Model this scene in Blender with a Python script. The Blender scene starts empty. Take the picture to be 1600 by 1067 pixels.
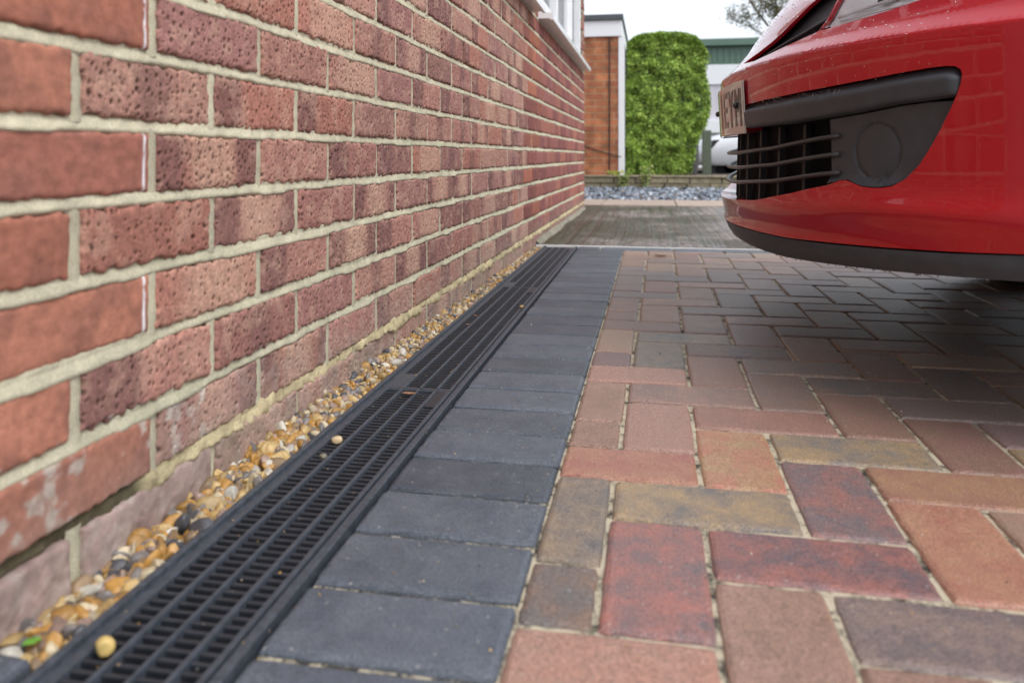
import bpy, bmesh, math, random
import numpy as np
from mathutils import Vector
from mathutils.geometry import delaunay_2d_cdt

# ------------------------------------------------------------------ camera, sky, sun, exposure
S = bpy.context.scene
COL = S.collection
cam = bpy.data.cameras.new('camera')
cam_o = bpy.data.objects.new('camera', cam)
COL.objects.link(cam_o)
S.camera = cam_o
PSI = 0.17899
cam_o.location = (0, 0, 0.3963)
cam_o.rotation_euler = (math.pi / 2, 0, PSI)
cam.sensor_width = 36
cam.lens = 36 * 1203.3 / 1600
cam.shift_y = (244.58 - 533.5) / 1600
cam.clip_start = 0.02
cam.clip_end = 500
cam.dof.use_dof = True
cam.dof.focus_distance = 1.55
cam.dof.aperture_fstop = 4.8

W = bpy.data.worlds.new('World')
S.world = W
W.use_nodes = True
nt = W.node_tree
for n in list(nt.nodes):
    nt.nodes.remove(n)
sky = nt.nodes.new('ShaderNodeTexSky')
sky.sky_type = 'NISHITA'
sky.sun_disc = False
SUN_EL, SUN_AZ = math.radians(52), math.radians(125)      # azimuth clockwise from +Y
sky.sun_elevation = SUN_EL
sky.sun_rotation = SUN_AZ
sky.air_density = 1.0
sky.dust_density = 4.0
sky.ozone_density = 1.0
hs = nt.nodes.new('ShaderNodeHueSaturation')
hs.inputs['Saturation'].default_value = 0.30
hs.inputs['Value'].default_value = 1.75
bg = nt.nodes.new('ShaderNodeBackground')
bg.inputs['Strength'].default_value = 0.125
wo = nt.nodes.new('ShaderNodeOutputWorld')
nt.links.new(sky.outputs[0], hs.inputs['Color'])
ov = nt.nodes.new('ShaderNodeMix'); ov.data_type = 'RGBA'       # even overcast veil over the clear sky
ov.inputs[0].default_value = 0.55
ov.inputs[7].default_value = (6.3, 6.8, 7.5, 1)
nt.links.new(hs.outputs[0], ov.inputs[6])
nt.links.new(ov.outputs[2], bg.inputs['Color'])
nt.links.new(bg.outputs[0], wo.inputs['Surface'])

sun = bpy.data.lights.new('sun', 'SUN')
sun.energy = 0.6
sun.angle = math.radians(24)
sun.color = (1.0, 0.96, 0.9)
sun_o = bpy.data.objects.new('sun', sun)
COL.objects.link(sun_o)
sd = Vector((math.sin(SUN_AZ) * math.cos(SUN_EL), math.cos(SUN_AZ) * math.cos(SUN_EL), math.sin(SUN_EL)))
sun_o.rotation_euler = sd.to_track_quat('Z', 'Y').to_euler()
sun_o.location = sd * 20

S.view_settings.view_transform = 'Standard'
S.view_settings.look = 'None'
S.view_settings.exposure = 0.52
S.view_settings.gamma = 1
S.cycles.max_bounces = 6
S.cycles.use_denoising = True

rng = np.random.default_rng(7)
random.seed(7)
PI = math.pi

# ------------------------------------------------------------------ helpers
def link(o, parent=None):
    COL.objects.link(o)
    if parent is not None:
        o.parent = parent
    return o

def tag(o, label=None, cat=None, group=None, kind=None):
    if label: o['label'] = label
    if cat: o['category'] = cat
    if group: o['group'] = group
    if kind: o['kind'] = kind
    return o

def thing(name, label, cat, loc=(0, 0, 0), group=None):
    o = bpy.data.objects.new(name, None)
    o.location = loc
    o.empty_display_size = 0.05
    link(o)
    return tag(o, label, cat, group)

def mesh_np(name, V, F, mats, parent=None, col=None, smooth=False, attrs=None, midx=None):
    """V (n,3) world coords; F list/array of faces; parent is an empty: coords stay in world (offset removed)."""
    V = np.asarray(V, dtype=np.float64)
    if parent is not None:
        V = V - np.array(parent_world(parent))
    me = bpy.data.meshes.new(name)
    if isinstance(F, np.ndarray) and F.ndim == 2:
        nf, k = F.shape
        me.vertices.add(len(V))
        me.vertices.foreach_set('co', V.ravel())
        me.loops.add(nf * k)
        me.loops.foreach_set('vertex_index', F.ravel().astype(np.int32))
        me.polygons.add(nf)
        me.polygons.foreach_set('loop_start', np.arange(0, nf * k, k, dtype=np.int32))
        me.polygons.foreach_set('loop_total', np.full(nf, k, dtype=np.int32))
        me.update(calc_edges=True)
        me.validate()
    else:
        me.from_pydata([tuple(v) for v in V], [], [tuple(int(i) for i in f) for f in F])
    me.polygons.foreach_set('use_smooth', np.full(len(me.polygons), bool(smooth)))
    if col is not None:
        add_col(me, 'Col', col)
    for k_, a in (attrs or {}).items():
        add_col(me, k_, a)
    for m in (mats if isinstance(mats, (list, tuple)) else [mats]):
        me.materials.append(m)
    if midx is not None:
        me.polygons.foreach_set('material_index', np.asarray(midx, dtype=np.int32))
    me.update()
    return link(bpy.data.objects.new(name, me), parent)

def parent_world(p):
    v = Vector((0, 0, 0))
    while p is not None:
        v += p.location
        p = p.parent
    return v

def add_col(me, name, col):
    c = np.ones((len(me.vertices), 4), dtype=np.float32)
    c[:, :3] = np.asarray(col, dtype=np.float32)[:, :3]
    a = me.color_attributes.new(name, 'FLOAT_COLOR', 'POINT')
    a.data.foreach_set('color', c.ravel())

class MB:
    """collects shapes, then makes one mesh object"""
    def __init__(s): s.V = []; s.F = []; s.C = []; s.n = 0
    def add(s, V, F, col=None):
        V = np.asarray(V, dtype=float)
        s.V.append(V)
        s.F += [tuple(int(i) + s.n for i in f) for f in F]
        s.C.append(np.tile(np.array(col if col is not None else (1, 1, 1), dtype=float), (len(V), 1)) if (col is None or np.ndim(col) == 1) else np.asarray(col, float))
        s.n += len(V)
        return s
    def box(s, x0, x1, y0, y1, z0, z1, col=None, b=0.0):
        if b <= 0:
            V = [(x, y, z) for z in (z0, z1) for y in (y0, y1) for x in (x0, x1)]
            F = [(0, 2, 3, 1), (4, 5, 7, 6), (0, 1, 5, 4), (2, 6, 7, 3), (0, 4, 6, 2), (1, 3, 7, 5)]
            return s.add(V, F, col)
        bm = bmesh.new()
        bmesh.ops.create_cube(bm, size=1)
        for v in bm.verts:
            v.co = Vector(((x0 + x1) / 2 + v.co.x * (x1 - x0), (y0 + y1) / 2 + v.co.y * (y1 - y0), (z0 + z1) / 2 + v.co.z * (z1 - z0)))
        bmesh.ops.bevel(bm, geom=bm.edges[:], offset=b, segments=2, profile=0.6, affect='EDGES')
        bm.verts.index_update()
        s.add([tuple(v.co) for v in bm.verts], [tuple(v.index for v in f.verts) for f in bm.faces], col)
        bm.free()
        return s
    def tube(s, pts, r, n=8, col=None, ry=None):
        pts = [Vector(p) for p in pts]
        rr = r if isinstance(r, (list, tuple)) else [r] * len(pts)
        V = []; F = []
        for i, p in enumerate(pts):
            t = (pts[min(i + 1, len(pts) - 1)] - pts[max(i - 1, 0)]).normalized()
            up = Vector((0, 0, 1)) if abs(t.z) < 0.95 else Vector((1, 0, 0))
            a = t.cross(up).normalized(); b = a.cross(t).normalized()
            for k in range(n):
                an = 2 * PI * k / n
                V.append(tuple(p + a * math.cos(an) * (ry or rr[i]) + b * math.sin(an) * rr[i]))
        for i in range(len(pts) - 1):
            for k in range(n):
                F.append((i * n + k, i * n + (k + 1) % n, (i + 1) * n + (k + 1) % n, (i + 1) * n + k))
        F.append(tuple(range(n - 1, -1, -1))); F.append(tuple((len(pts) - 1) * n + k for k in range(n)))
        return s.add(V, F, col)
    def build(s, name, mat, parent=None, smooth=False, usecol=True):
        return mesh_np(name, np.vstack(s.V), s.F, mat, parent, col=np.vstack(s.C) if usecol else None, smooth=smooth)

def _hash(ix, iy, seed):
    h = (ix.astype(np.int64) * 374761393 + iy.astype(np.int64) * 668265263 + seed * 144665) & 0x7fffffff
    h = ((h ^ (h >> 13)) * 1274126177) & 0x7fffffff
    return ((h ^ (h >> 16)) & 0xffff) / 65535.0

def vnoise(x, y, f, seed=0):
    x = np.asarray(x) * f + 1000.0; y = np.asarray(y) * f + 1000.0
    ix = np.floor(x); iy = np.floor(y)
    fx = x - ix; fy = y - iy
    fx = fx * fx * (3 - 2 * fx); fy = fy * fy * (3 - 2 * fy)
    a = _hash(ix, iy, seed); b = _hash(ix + 1, iy, seed); c = _hash(ix, iy + 1, seed); d = _hash(ix + 1, iy + 1, seed)
    return (a * (1 - fx) + b * fx) * (1 - fy) + (c * (1 - fx) + d * fx) * fy

def fbm(x, y, f, seed=0, o=3):
    r = 0; am = 1; t = 0
    for k in range(o):
        r = r + am * vnoise(x, y, f * 2 ** k, seed + 17 * k); t += am; am *= 0.5
    return r / t

def lerp(a, b, t):
    return np.asarray(a) * (1 - t) + np.asarray(b) * t

# ------------------------------------------------------------------ materials
def mat(name, base=(0.5, 0.5, 0.5), rough=0.6, metal=0.0, attr=None, noise=None, bump=None, spec=0.5, coat=0.0, voro=None):
    """noise: (scale, amount) value variation; bump: list of (scale, strength, dist); attr: colour attribute used as base"""
    m = bpy.data.materials.new(name)
    m.use_nodes = True
    N = m.node_tree.nodes; L = m.node_tree.links
    p = N['Principled BSDF']
    p.inputs['Base Color'].default_value = (*base, 1)
    p.inputs['Roughness'].default_value = rough
    p.inputs['Metallic'].default_value = metal
    p.inputs['Specular IOR Level'].default_value = spec
    p.inputs['Coat Weight'].default_value = coat
    p.inputs['Coat Roughness'].default_value = 0.03
    tc = N.new('ShaderNodeTexCoord')
    out = None
    if attr:
        a = N.new('ShaderNodeVertexColor'); a.layer_name = attr
        out = a.outputs['Color']
    if noise:
        if not isinstance(noise, list): noise = [noise]
        for sc, am in noise:
            t = N.new('ShaderNodeTexNoise'); t.inputs['Scale'].default_value = sc; t.inputs['Detail'].default_value = 5
            L.new(tc.outputs['Object'], t.inputs['Vector'])
            r = N.new('ShaderNodeMapRange')
            r.inputs['From Min'].default_value = 0.3; r.inputs['From Max'].default_value = 0.7
            r.inputs['To Min'].default_value = 1 - am; r.inputs['To Max'].default_value = 1 + am
            L.new(t.outputs['Fac'], r.inputs['Value'])
            mx = N.new('ShaderNodeVectorMath'); mx.operation = 'SCALE'
            if out is None: mx.inputs[0].default_value = base
            else: L.new(out, mx.inputs[0])
            L.new(r.outputs[0], mx.inputs['Scale'])
            out = mx.outputs[0]
    if out is not None:
        L.new(out, p.inputs['Base Color'])
    if bump:
        prev = None
        for sc, st, di in bump:
            t = N.new('ShaderNodeTexNoise'); t.inputs['Scale'].default_value = sc; t.inputs['Detail'].default_value = 4
            L.new(tc.outputs['Object'], t.inputs['Vector'])
            b = N.new('ShaderNodeBump'); b.inputs['Strength'].default_value = st; b.inputs['Distance'].default_value = di
            L.new(t.outputs['Fac'], b.inputs['Height'])
            if prev is not None: L.new(prev, b.inputs['Normal'])
            prev = b.outputs[0]
        L.new(prev, p.inputs['Normal'])
    m['p'] = 1
    return m

M = {}
M['brick'] = mat('brick_clay', attr='Col', rough=0.85, noise=[(900, 0.22), (90, 0.16)], bump=[(700, 0.35, 0.001)], spec=0.25)
M['mortar'] = mat('lime_mortar', attr='Col', rough=0.95, noise=[(420, 0.19), (30, 0.14)], bump=[(900, 0.5, 0.001), (120, 0.3, 0.002)], spec=0.15)
M['gravel'] = mat('gravel_stone', attr='Col', rough=0.42, noise=[(160, 0.22), (700, 0.1)], bump=[(400, 0.25, 0.001)], spec=0.5)
M['slate'] = mat('slate_chip', attr='Col', rough=0.5, noise=(20, 0.2))
M['plastic'] = mat('black_drain_plastic', base=(0.028, 0.032, 0.040), rough=0.42, noise=[(60, 0.25)], bump=[(500, 0.12, 0.0006)])
M['plastic_dust'] = mat('scuffed_drain_plastic', base=(0.058, 0.068, 0.085), rough=0.45, noise=[(160, 0.35)], bump=[(300, 0.25, 0.0008)])
M['void'] = mat('channel_inside', base=(0.006, 0.006, 0.008), rough=0.9)
M['white_strip'] = mat('white_strip', base=(0.75, 0.76, 0.76), rough=0.4)
M['upvc'] = mat('white_upvc', base=(0.82, 0.83, 0.85), rough=0.25, noise=(3, 0.03))
M['sill_under'] = mat('sill_upvc', base=(0.66, 0.62, 0.58), rough=0.4, noise=(8, 0.08))
M['leaf'] = mat('hedge_leaf', attr='Col', rough=0.45, spec=0.4)
M['bark'] = mat('bark', base=(0.09, 0.07, 0.05), rough=0.9, noise=(30, 0.3))
M['roof_trim'] = mat('roof_trim', base=(0.07, 0.08, 0.09), rough=0.5)
M['green_steel'] = mat('green_cladding', base=(0.10, 0.17, 0.13), rough=0.5, noise=(0.6, 0.1))
M['pale_door'] = mat('pale_door', base=(0.60, 0.57, 0.63), rough=0.5)
M['white_wall'] = mat('white_fascia', base=(0.8, 0.82, 0.84), rough=0.5)
M['timber'] = mat('green_timber', base=(0.10, 0.12, 0.085), rough=0.8, noise=(40, 0.25))
M['stone'] = mat('walling_stone', attr='Col', rough=0.9, noise=[(14, 0.28), (60, 0.2)], bump=[(40, 0.6, 0.01)])
M['edge_slab'] = mat('pink_slab', attr='Col', rough=0.85, noise=[(12, 0.12)], bump=[(200, 0.3, 0.002)])
M['soil'] = mat('soil', base=(0.07, 0.055, 0.04), rough=0.95, noise=(20, 0.4), bump=[(60, 0.8, 0.02)])
M['paint_white'] = mat('white_car_paint', base=(0.72, 0.74, 0.76), rough=0.25, coat=0.6)
M['dark_glass'] = mat('dark_glass', base=(0.02, 0.03, 0.03), rough=0.08)
M['tyre'] = mat('tyre', base=(0.02, 0.02, 0.02), rough=0.8)
M['alloy'] = mat('alloy', base=(0.45, 0.46, 0.48), rough=0.35, metal=0.9)
M['trim'] = mat('textured_black_trim', base=(0.050, 0.054, 0.062), rough=0.42, noise=(40, 0.12), bump=[(2600, 0.22, 0.0004)])
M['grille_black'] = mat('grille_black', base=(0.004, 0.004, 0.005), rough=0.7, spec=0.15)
M['fin'] = mat('grille_fin', base=(0.018, 0.017, 0.019), rough=0.5)
M['slat'] = mat('satin_slat', base=(0.06, 0.055, 0.055), rough=0.3)
M['plate_white'] = mat('plate_face', base=(0.68, 0.66, 0.60), rough=0.12, coat=0.5)
M['plate_black'] = mat('plate_letter', base=(0.02, 0.02, 0.022), rough=0.2, coat=0.4)
M['silver'] = mat('lamp_reflector', base=(0.9, 0.92, 0.94), rough=0.35, metal=0.1)
M['dry_leaf'] = mat('dry_leaf', base=(0.33, 0.17, 0.09), rough=0.7, noise=(200, 0.3))
M['pebble'] = mat('pebble_stone', attr='Col', rough=0.4, noise=[(150, 0.2)], bump=[(300, 0.3, 0.001)])
M['green_leaf'] = mat('green_leaf', base=(0.16, 0.38, 0.05), rough=0.5)
M['reflect_grey'] = mat('reflection_panel_grey', base=(0.30, 0.27, 0.26), rough=0.6, noise=(6, 0.15))
M['bin'] = mat('grey_plastic', base=(0.09, 0.08, 0.09), rough=0.5)
M['cable'] = mat('black_cable', base=(0.02, 0.02, 0.02), rough=0.6)

def glass_mat(name, tint, rough=0.02, trans=1.0):
    m = mat(name, base=tint, rough=rough)
    p = m.node_tree.nodes['Principled BSDF']
    p.inputs['Transmission Weight'].default_value = trans
    p.inputs['IOR'].default_value = 1.33
    return m
def thin_glass(name, tint, ior=1.45, rough=0.0):
    m = bpy.data.materials.new(name); m.use_nodes = True
    N = m.node_tree.nodes; L = m.node_tree.links
    N.remove(N['Principled BSDF'])
    t = N.new('ShaderNodeBsdfTransparent'); t.inputs[0].default_value = (*tint, 1)
    g_ = N.new('ShaderNodeBsdfGlossy'); g_.inputs['Roughness'].default_value = rough
    f = N.new('ShaderNodeFresnel'); f.inputs[0].default_value = ior
    mx = N.new('ShaderNodeMixShader')
    L.new(f.outputs[0], mx.inputs[0]); L.new(t.outputs[0], mx.inputs[1]); L.new(g_.outputs[0], mx.inputs[2])
    L.new(mx.outputs[0], N['Material Output'].inputs[0])
    return m
M['water'] = glass_mat('water_bead', (1, 1, 1))
M['lens'] = thin_glass('lamp_lens', (0.98, 0.99, 1.0), 1.18)

def paint():
    m = mat('red_metallic_paint', base=(0.52, 0.0025, 0.013), rough=0.34, metal=0.45, coat=1.0)
    N = m.node_tree.nodes; L = m.node_tree.links; p = N['Principled BSDF']
    tc = N.new('ShaderNodeTexCoord')
    v = N.new('ShaderNodeTexVoronoi'); v.inputs['Scale'].default_value = 2600
    L.new(tc.outputs['Object'], v.inputs['Vector'])
    r = N.new('ShaderNodeMapRange'); r.inputs['To Min'].default_value = 0.8; r.inputs['To Max'].default_value = 1.25
    L.new(v.outputs['Distance'], r.inputs['Value'])
    mx = N.new('ShaderNodeVectorMath'); mx.operation = 'SCALE'; mx.inputs[0].default_value = (0.52, 0.0025, 0.013)
    L.new(r.outputs[0], mx.inputs['Scale']); L.new(mx.outputs[0], p.inputs['Base Color'])
    p.inputs['Coat IOR'].default_value = 1.45
    return m
M['paint'] = paint()

def paving_mat():
    m = mat('tumbled_paver', rough=0.44, spec=0.55)
    N = m.node_tree.nodes; L = m.node_tree.links; p = N['Principled BSDF']
    tc = N.new('ShaderNodeTexCoord')
    A = N.new('ShaderNodeVertexColor'); A.layer_name = 'Col'
    B = N.new('ShaderNodeVertexColor'); B.layer_name = 'ColB'
    O = N.new('ShaderNodeVertexColor'); O.layer_name = 'Off'
    mp = N.new('ShaderNodeVectorMath'); mp.operation = 'MULTIPLY_ADD'; mp.inputs[1].default_value = (1, 1, 1)
    sc = N.new('ShaderNodeVectorMath'); sc.operation = 'SCALE'; sc.inputs['Scale'].default_value = 37
    L.new(O.outputs[0], sc.inputs[0])
    L.new(tc.outputs['Object'], mp.inputs[0]); L.new(sc.outputs[0], mp.inputs[2])
    n = N.new('ShaderNodeTexNoise'); n.inputs['Scale'].default_value = 17; n.inputs['Detail'].default_value = 12; n.inputs['Roughness'].default_value = 0.78
    L.new(mp.outputs[0], n.inputs['Vector'])
    r = N.new('ShaderNodeMapRange'); r.inputs['From Min'].default_value = 0.39; r.inputs['From Max'].default_value = 0.62
    L.new(n.outputs['Fac'], r.inputs['Value'])
    mx = N.new('ShaderNodeMix'); mx.data_type = 'RGBA'
    L.new(r.outputs[0], mx.inputs[0]); L.new(A.outputs[0], mx.inputs[6]); L.new(B.outputs[0], mx.inputs[7])
    # fine aggregate grains, a few pale
    v = N.new('ShaderNodeTexNoise'); v.inputs['Scale'].default_value = 420; v.inputs['Detail'].default_value = 3
    L.new(tc.outputs['Object'], v.inputs['Vector'])
    r2 = N.new('ShaderNodeMapRange'); r2.inputs['From Min'].default_value = 0.3; r2.inputs['From Max'].default_value = 0.7
    r2.inputs['To Min'].default_value = 0.62; r2.inputs['To Max'].default_value = 1.38
    L.new(v.outputs['Fac'], r2.inputs['Value'])
    s2 = N.new('ShaderNodeVectorMath'); s2.operation = 'SCALE'
    L.new(mx.outputs[2], s2.inputs[0]); L.new(r2.outputs[0], s2.inputs['Scale'])
    vo = N.new('ShaderNodeTexVoronoi'); vo.inputs['Scale'].default_value = 95; vo.inputs['Randomness'].default_value = 1
    L.new(tc.outputs['Object'], vo.inputs['Vector'])
    r3 = N.new('ShaderNodeMapRange'); r3.inputs['From Min'].default_value = 0.10; r3.inputs['From Max'].default_value = 0.17
    r3.inputs['To Min'].default_value = 0.35; r3.inputs['To Max'].default_value = 0.0
    L.new(vo.outputs['Distance'], r3.inputs['Value'])
    cr = N.new('ShaderNodeMath'); cr.operation = 'MULTIPLY'
    sep = N.new('ShaderNodeSeparateColor'); L.new(vo.outputs['Color'], sep.inputs[0])
    gt = N.new('ShaderNodeMath'); gt.operation = 'GREATER_THAN'; gt.inputs[1].default_value = 0.66
    L.new(sep.outputs[0], gt.inputs[0]); L.new(gt.outputs[0], cr.inputs[0]); L.new(r3.outputs[0], cr.inputs[1])
    mx2 = N.new('ShaderNodeMix'); mx2.data_type = 'RGBA'; mx2.inputs[7].default_value = (0.62, 0.58, 0.52, 1)
    L.new(cr.outputs[0], mx2.inputs[0]); L.new(s2.outputs[0], mx2.inputs[6])
    L.new(mx2.outputs[2], p.inputs['Base Color'])
    b = N.new('ShaderNodeBump'); b.inputs['Strength'].default_value = 0.7; b.inputs['Distance'].default_value = 0.0013
    L.new(v.outputs['Fac'], b.inputs['Height'])
    b2 = N.new('ShaderNodeBump'); b2.inputs['Strength'].default_value = 0.3; b2.inputs['Distance'].default_value = 0.002
    n4 = N.new('ShaderNodeTexNoise'); n4.inputs['Scale'].default_value = 60; L.new(tc.outputs['Object'], n4.inputs['Vector'])
    L.new(n4.outputs['Fac'], b2.inputs['Height']); L.new(b.outputs[0], b2.inputs['Normal'])
    L.new(b2.outputs[0], p.inputs['Normal'])
    return m
M['paver'] = paving_mat()

def sand_mat(nm_='joint_sand', p0=0.42, p1=0.52, sc_=24):
    m = mat(nm_, rough=0.95)
    N = m.node_tree.nodes; L = m.node_tree.links; p = N['Principled BSDF']
    tc = N.new('ShaderNodeTexCoord')
    n = N.new('ShaderNodeTexNoise'); n.inputs['Scale'].default_value = sc_; n.inputs['Detail'].default_value = 13; n.inputs['Roughness'].default_value = 0.82
    L.new(tc.outputs['Object'], n.inputs['Vector'])
    r = N.new('ShaderNodeValToRGB')
    e = r.color_ramp.elements
    e[0].position = p0; e[0].color = (0.03, 0.027, 0.022, 1)
    e[1].position = p1; e[1].color = (0.50, 0.445, 0.33, 1)
    L.new(n.outputs['Fac'], r.inputs[0]); L.new(r.outputs[0], p.inputs['Base Color'])
    return m
M['sand'] = sand_mat()
M['sand_dark'] = sand_mat('border_joint', 0.50, 0.56, 34)

def concrete_mat():
    m = mat('old_concrete', rough=0.6, spec=0.5)
    N = m.node_tree.nodes; L = m.node_tree.links; p = N['Principled BSDF']
    tc = N.new('ShaderNodeTexCoord')
    n = N.new('ShaderNodeTexNoise'); n.inputs['Scale'].default_value = 1.6; n.inputs['Detail'].default_value = 9; n.inputs['Roughness'].default_value = 0.65
    L.new(tc.outputs['Object'], n.inputs['Vector'])
    sx = N.new('ShaderNodeSeparateXYZ'); L.new(tc.outputs['Object'], sx.inputs[0])
    # moss near the wall (x low) and near the strip (y low): real growth where water stands
    mr = N.new('ShaderNodeMapRange'); mr.inputs['From Min'].default_value = -0.5; mr.inputs['From Max'].default_value = 0.9
    mr.inputs['To Min'].default_value = 0.16; mr.inputs['To Max'].default_value = -0.12
    L.new(sx.outputs[0], mr.inputs['Value'])
    ad = N.new('ShaderNodeMath'); ad.operation = 'ADD'; L.new(n.outputs['Fac'], ad.inputs[0]); L.new(mr.outputs[0], ad.inputs[1])
    r = N.new('ShaderNodeValToRGB'); e = r.color_ramp.elements
    e[0].position = 0.46; e[0].color = (0.21, 0.18, 0.165, 1)
    e[1].position = 0.64; e[1].color = (0.062, 0.054, 0.032, 1)
    e2 = e.new(0.54); e2.color = (0.115, 0.10, 0.078, 1)
    L.new(ad.outputs[0], r.inputs[0])
    f = N.new('ShaderNodeTexNoise'); f.inputs['Scale'].default_value = 34; f.inputs['Detail'].default_value = 8
    L.new(tc.outputs['Object'], f.inputs['Vector'])
    mp = N.new('ShaderNodeMapRange'); mp.inputs['From Min'].default_value = 0.3; mp.inputs['From Max'].default_value = 0.7
    mp.inputs['To Min'].default_value = 0.35; mp.inputs['To Max'].default_value = 1.7
    L.new(f.outputs['Fac'], mp.inputs['Value'])
    sc = N.new('ShaderNodeVectorMath'); sc.operation = 'SCALE'
    L.new(r.outputs[0], sc.inputs[0]); L.new(mp.outputs[0], sc.inputs['Scale'])
    pass
    # brushed / tamped ridges running along Y
    mapn = N.new('ShaderNodeMapping'); mapn.inputs['Scale'].default_value = (24, 1.0, 1)
    L.new(tc.outputs['Object'], mapn.inputs[0])
    g = N.new('ShaderNodeTexNoise'); g.inputs['Scale'].default_value = 1.0; g.inputs['Detail'].default_value = 4
    L.new(mapn.outputs[0], g.inputs['Vector'])
    gm = N.new('ShaderNodeMapRange'); gm.inputs['From Min'].default_value = 0.35; gm.inputs['From Max'].default_value = 0.6
    gm.inputs['To Min'].default_value = 0.70; gm.inputs['To Max'].default_value = 1.12
    L.new(g.outputs['Fac'], gm.inputs['Value'])
    s3 = N.new('ShaderNodeVectorMath'); s3.operation = 'SCALE'
    L.new(sc.outputs[0], s3.inputs[0]); L.new(gm.outputs[0], s3.inputs['Scale']); L.new(s3.outputs[0], p.inputs['Base Color'])
    b = N.new('ShaderNodeBump'); b.inputs['Strength'].default_value = 0.9; b.inputs['Distance'].default_value = 0.02
    L.new(g.outputs['Fac'], b.inputs['Height'])
    b2 = N.new('ShaderNodeBump'); b2.inputs['Strength'].default_value = 0.6; b2.inputs['Distance'].default_value = 0.004
    L.new(f.outputs['Fac'], b2.inputs['Height']); L.new(b.outputs[0], b2.inputs['Normal'])
    L.new(b2.outputs[0], p.inputs['Normal'])
    rr = N.new('ShaderNodeMapRange'); rr.inputs['From Min'].default_value = 0.4; rr.inputs['From Max'].default_value = 0.6
    rr.inputs['To Min'].default_value = 0.35; rr.inputs['To Max'].default_value = 0.8
    L.new(g.outputs['Fac'], rr.inputs['Value']); L.new(rr.outputs[0], p.inputs['Roughness'])
    return m
M['concrete'] = concrete_mat()

def brick_tex(name, c1, c2, mortar, sx=1.0):
    m = mat(name, rough=0.9)
    N = m.node_tree.nodes; L = m.node_tree.links; p = N['Principled BSDF']
    tc = N.new('ShaderNodeTexCoord')
    sp = N.new('ShaderNodeSeparateXYZ'); L.new(tc.outputs['Object'], sp.inputs[0])
    cb = N.new('ShaderNodeCombineXYZ')
    ad = N.new('ShaderNodeMath'); ad.operation = 'ADD'; L.new(sp.outputs[0], ad.inputs[0]); L.new(sp.outputs[1], ad.inputs[1])
    L.new(ad.outputs[0], cb.inputs[0]); L.new(sp.outputs[2], cb.inputs[1])
    b = N.new('ShaderNodeTexBrick')
    b.inputs['Scale'].default_value = 1; b.inputs['Brick Width'].default_value = 0.225; b.inputs['Row Height'].default_value = 0.075
    b.inputs['Mortar Size'].default_value = 0.005; b.inputs['Mortar Smooth'].default_value = 0.3; b.inputs['Bias'].default_value = -0.1
    b.inputs['Color1'].default_value = (*c1, 1); b.inputs['Color2'].default_value = (*c2, 1); b.inputs['Mortar'].default_value = (*mortar, 1)
    L.new(cb.outputs[0], b.inputs['Vector'])
    n = N.new('ShaderNodeTexNoise'); n.inputs['Scale'].default_value = 7; n.inputs['Detail'].default_value = 6
    L.new(tc.outputs['Object'], n.inputs['Vector'])
    mr = N.new('ShaderNodeMapRange'); mr.inputs['From Min'].default_value = 0.3; mr.inputs['From Max'].default_value = 0.7
    mr.inputs['To Min'].default_value = 0.6; mr.inputs['To Max'].default_value = 1.4
    L.new(n.outputs['Fac'], mr.inputs['Value'])
    s = N.new('ShaderNodeVectorMath'); s.operation = 'SCALE'
    L.new(b.outputs['Color'], s.inputs[0]); L.new(mr.outputs[0], s.inputs['Scale']); L.new(s.outputs[0], p.inputs['Base Color'])
    bp = N.new('ShaderNodeBump'); bp.invert = True; bp.inputs['Strength'].default_value = 0.6; bp.inputs['Distance'].default_value = 0.01
    L.new(b.outputs['Fac'], bp.inputs['Height']); L.new(bp.outputs[0], p.inputs['Normal'])
    return m
M['garage_brick'] = brick_tex('orange_facing_brick', (0.42, 0.16, 0.07), (0.30, 0.10, 0.055), (0.36, 0.26, 0.15))

# ------------------------------------------------------------------ ground levels
g = MB().box(-60, 60, -25, 140, -0.35, -0.06)
tag(g.build('ground', M['soil'], usecol=False), kind='structure')

# ------------------------------------------------------------------ house wall: every brick modelled, one mesh for the brickwork
WA = 0.0055
WX0 = -0.5297
def wallX(Y): return WX0 + WA * Y
Y_END = 5.83
BED0 = 0.5022
WINS = [(1.45, 3.28), (3.54, 5.66)]
WZ0, WZ1 = 1.027, 2.152

def in_window(y0, y1, z):
    for a, b in WINS:
        if WZ0 - 0.01 < z < WZ1 + 0.01 and y1 > a + 0.01 and y0 < b - 0.01:
            return (a, b)
    return None

PALR = [(0.385, 0.195, 0.155), (0.35, 0.17, 0.14), (0.42, 0.23, 0.18), (0.33, 0.165, 0.145), (0.37, 0.165, 0.125)]
DARKR = (0.18, 0.09, 0.085)
LIGHTR = (0.54, 0.35, 0.26)
PALS = [(0.41, 0.165, 0.11), (0.42, 0.18, 0.12), (0.37, 0.15, 0.11)]
PALC = [(0.32, 0.12, 0.095), (0.27, 0.10, 0.09), (0.35, 0.14, 0.105), (0.29, 0.115, 0.10)]
PALO = [(0.38, 0.14, 0.085), (0.33, 0.12, 0.08), (0.25, 0.09, 0.075)]

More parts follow.
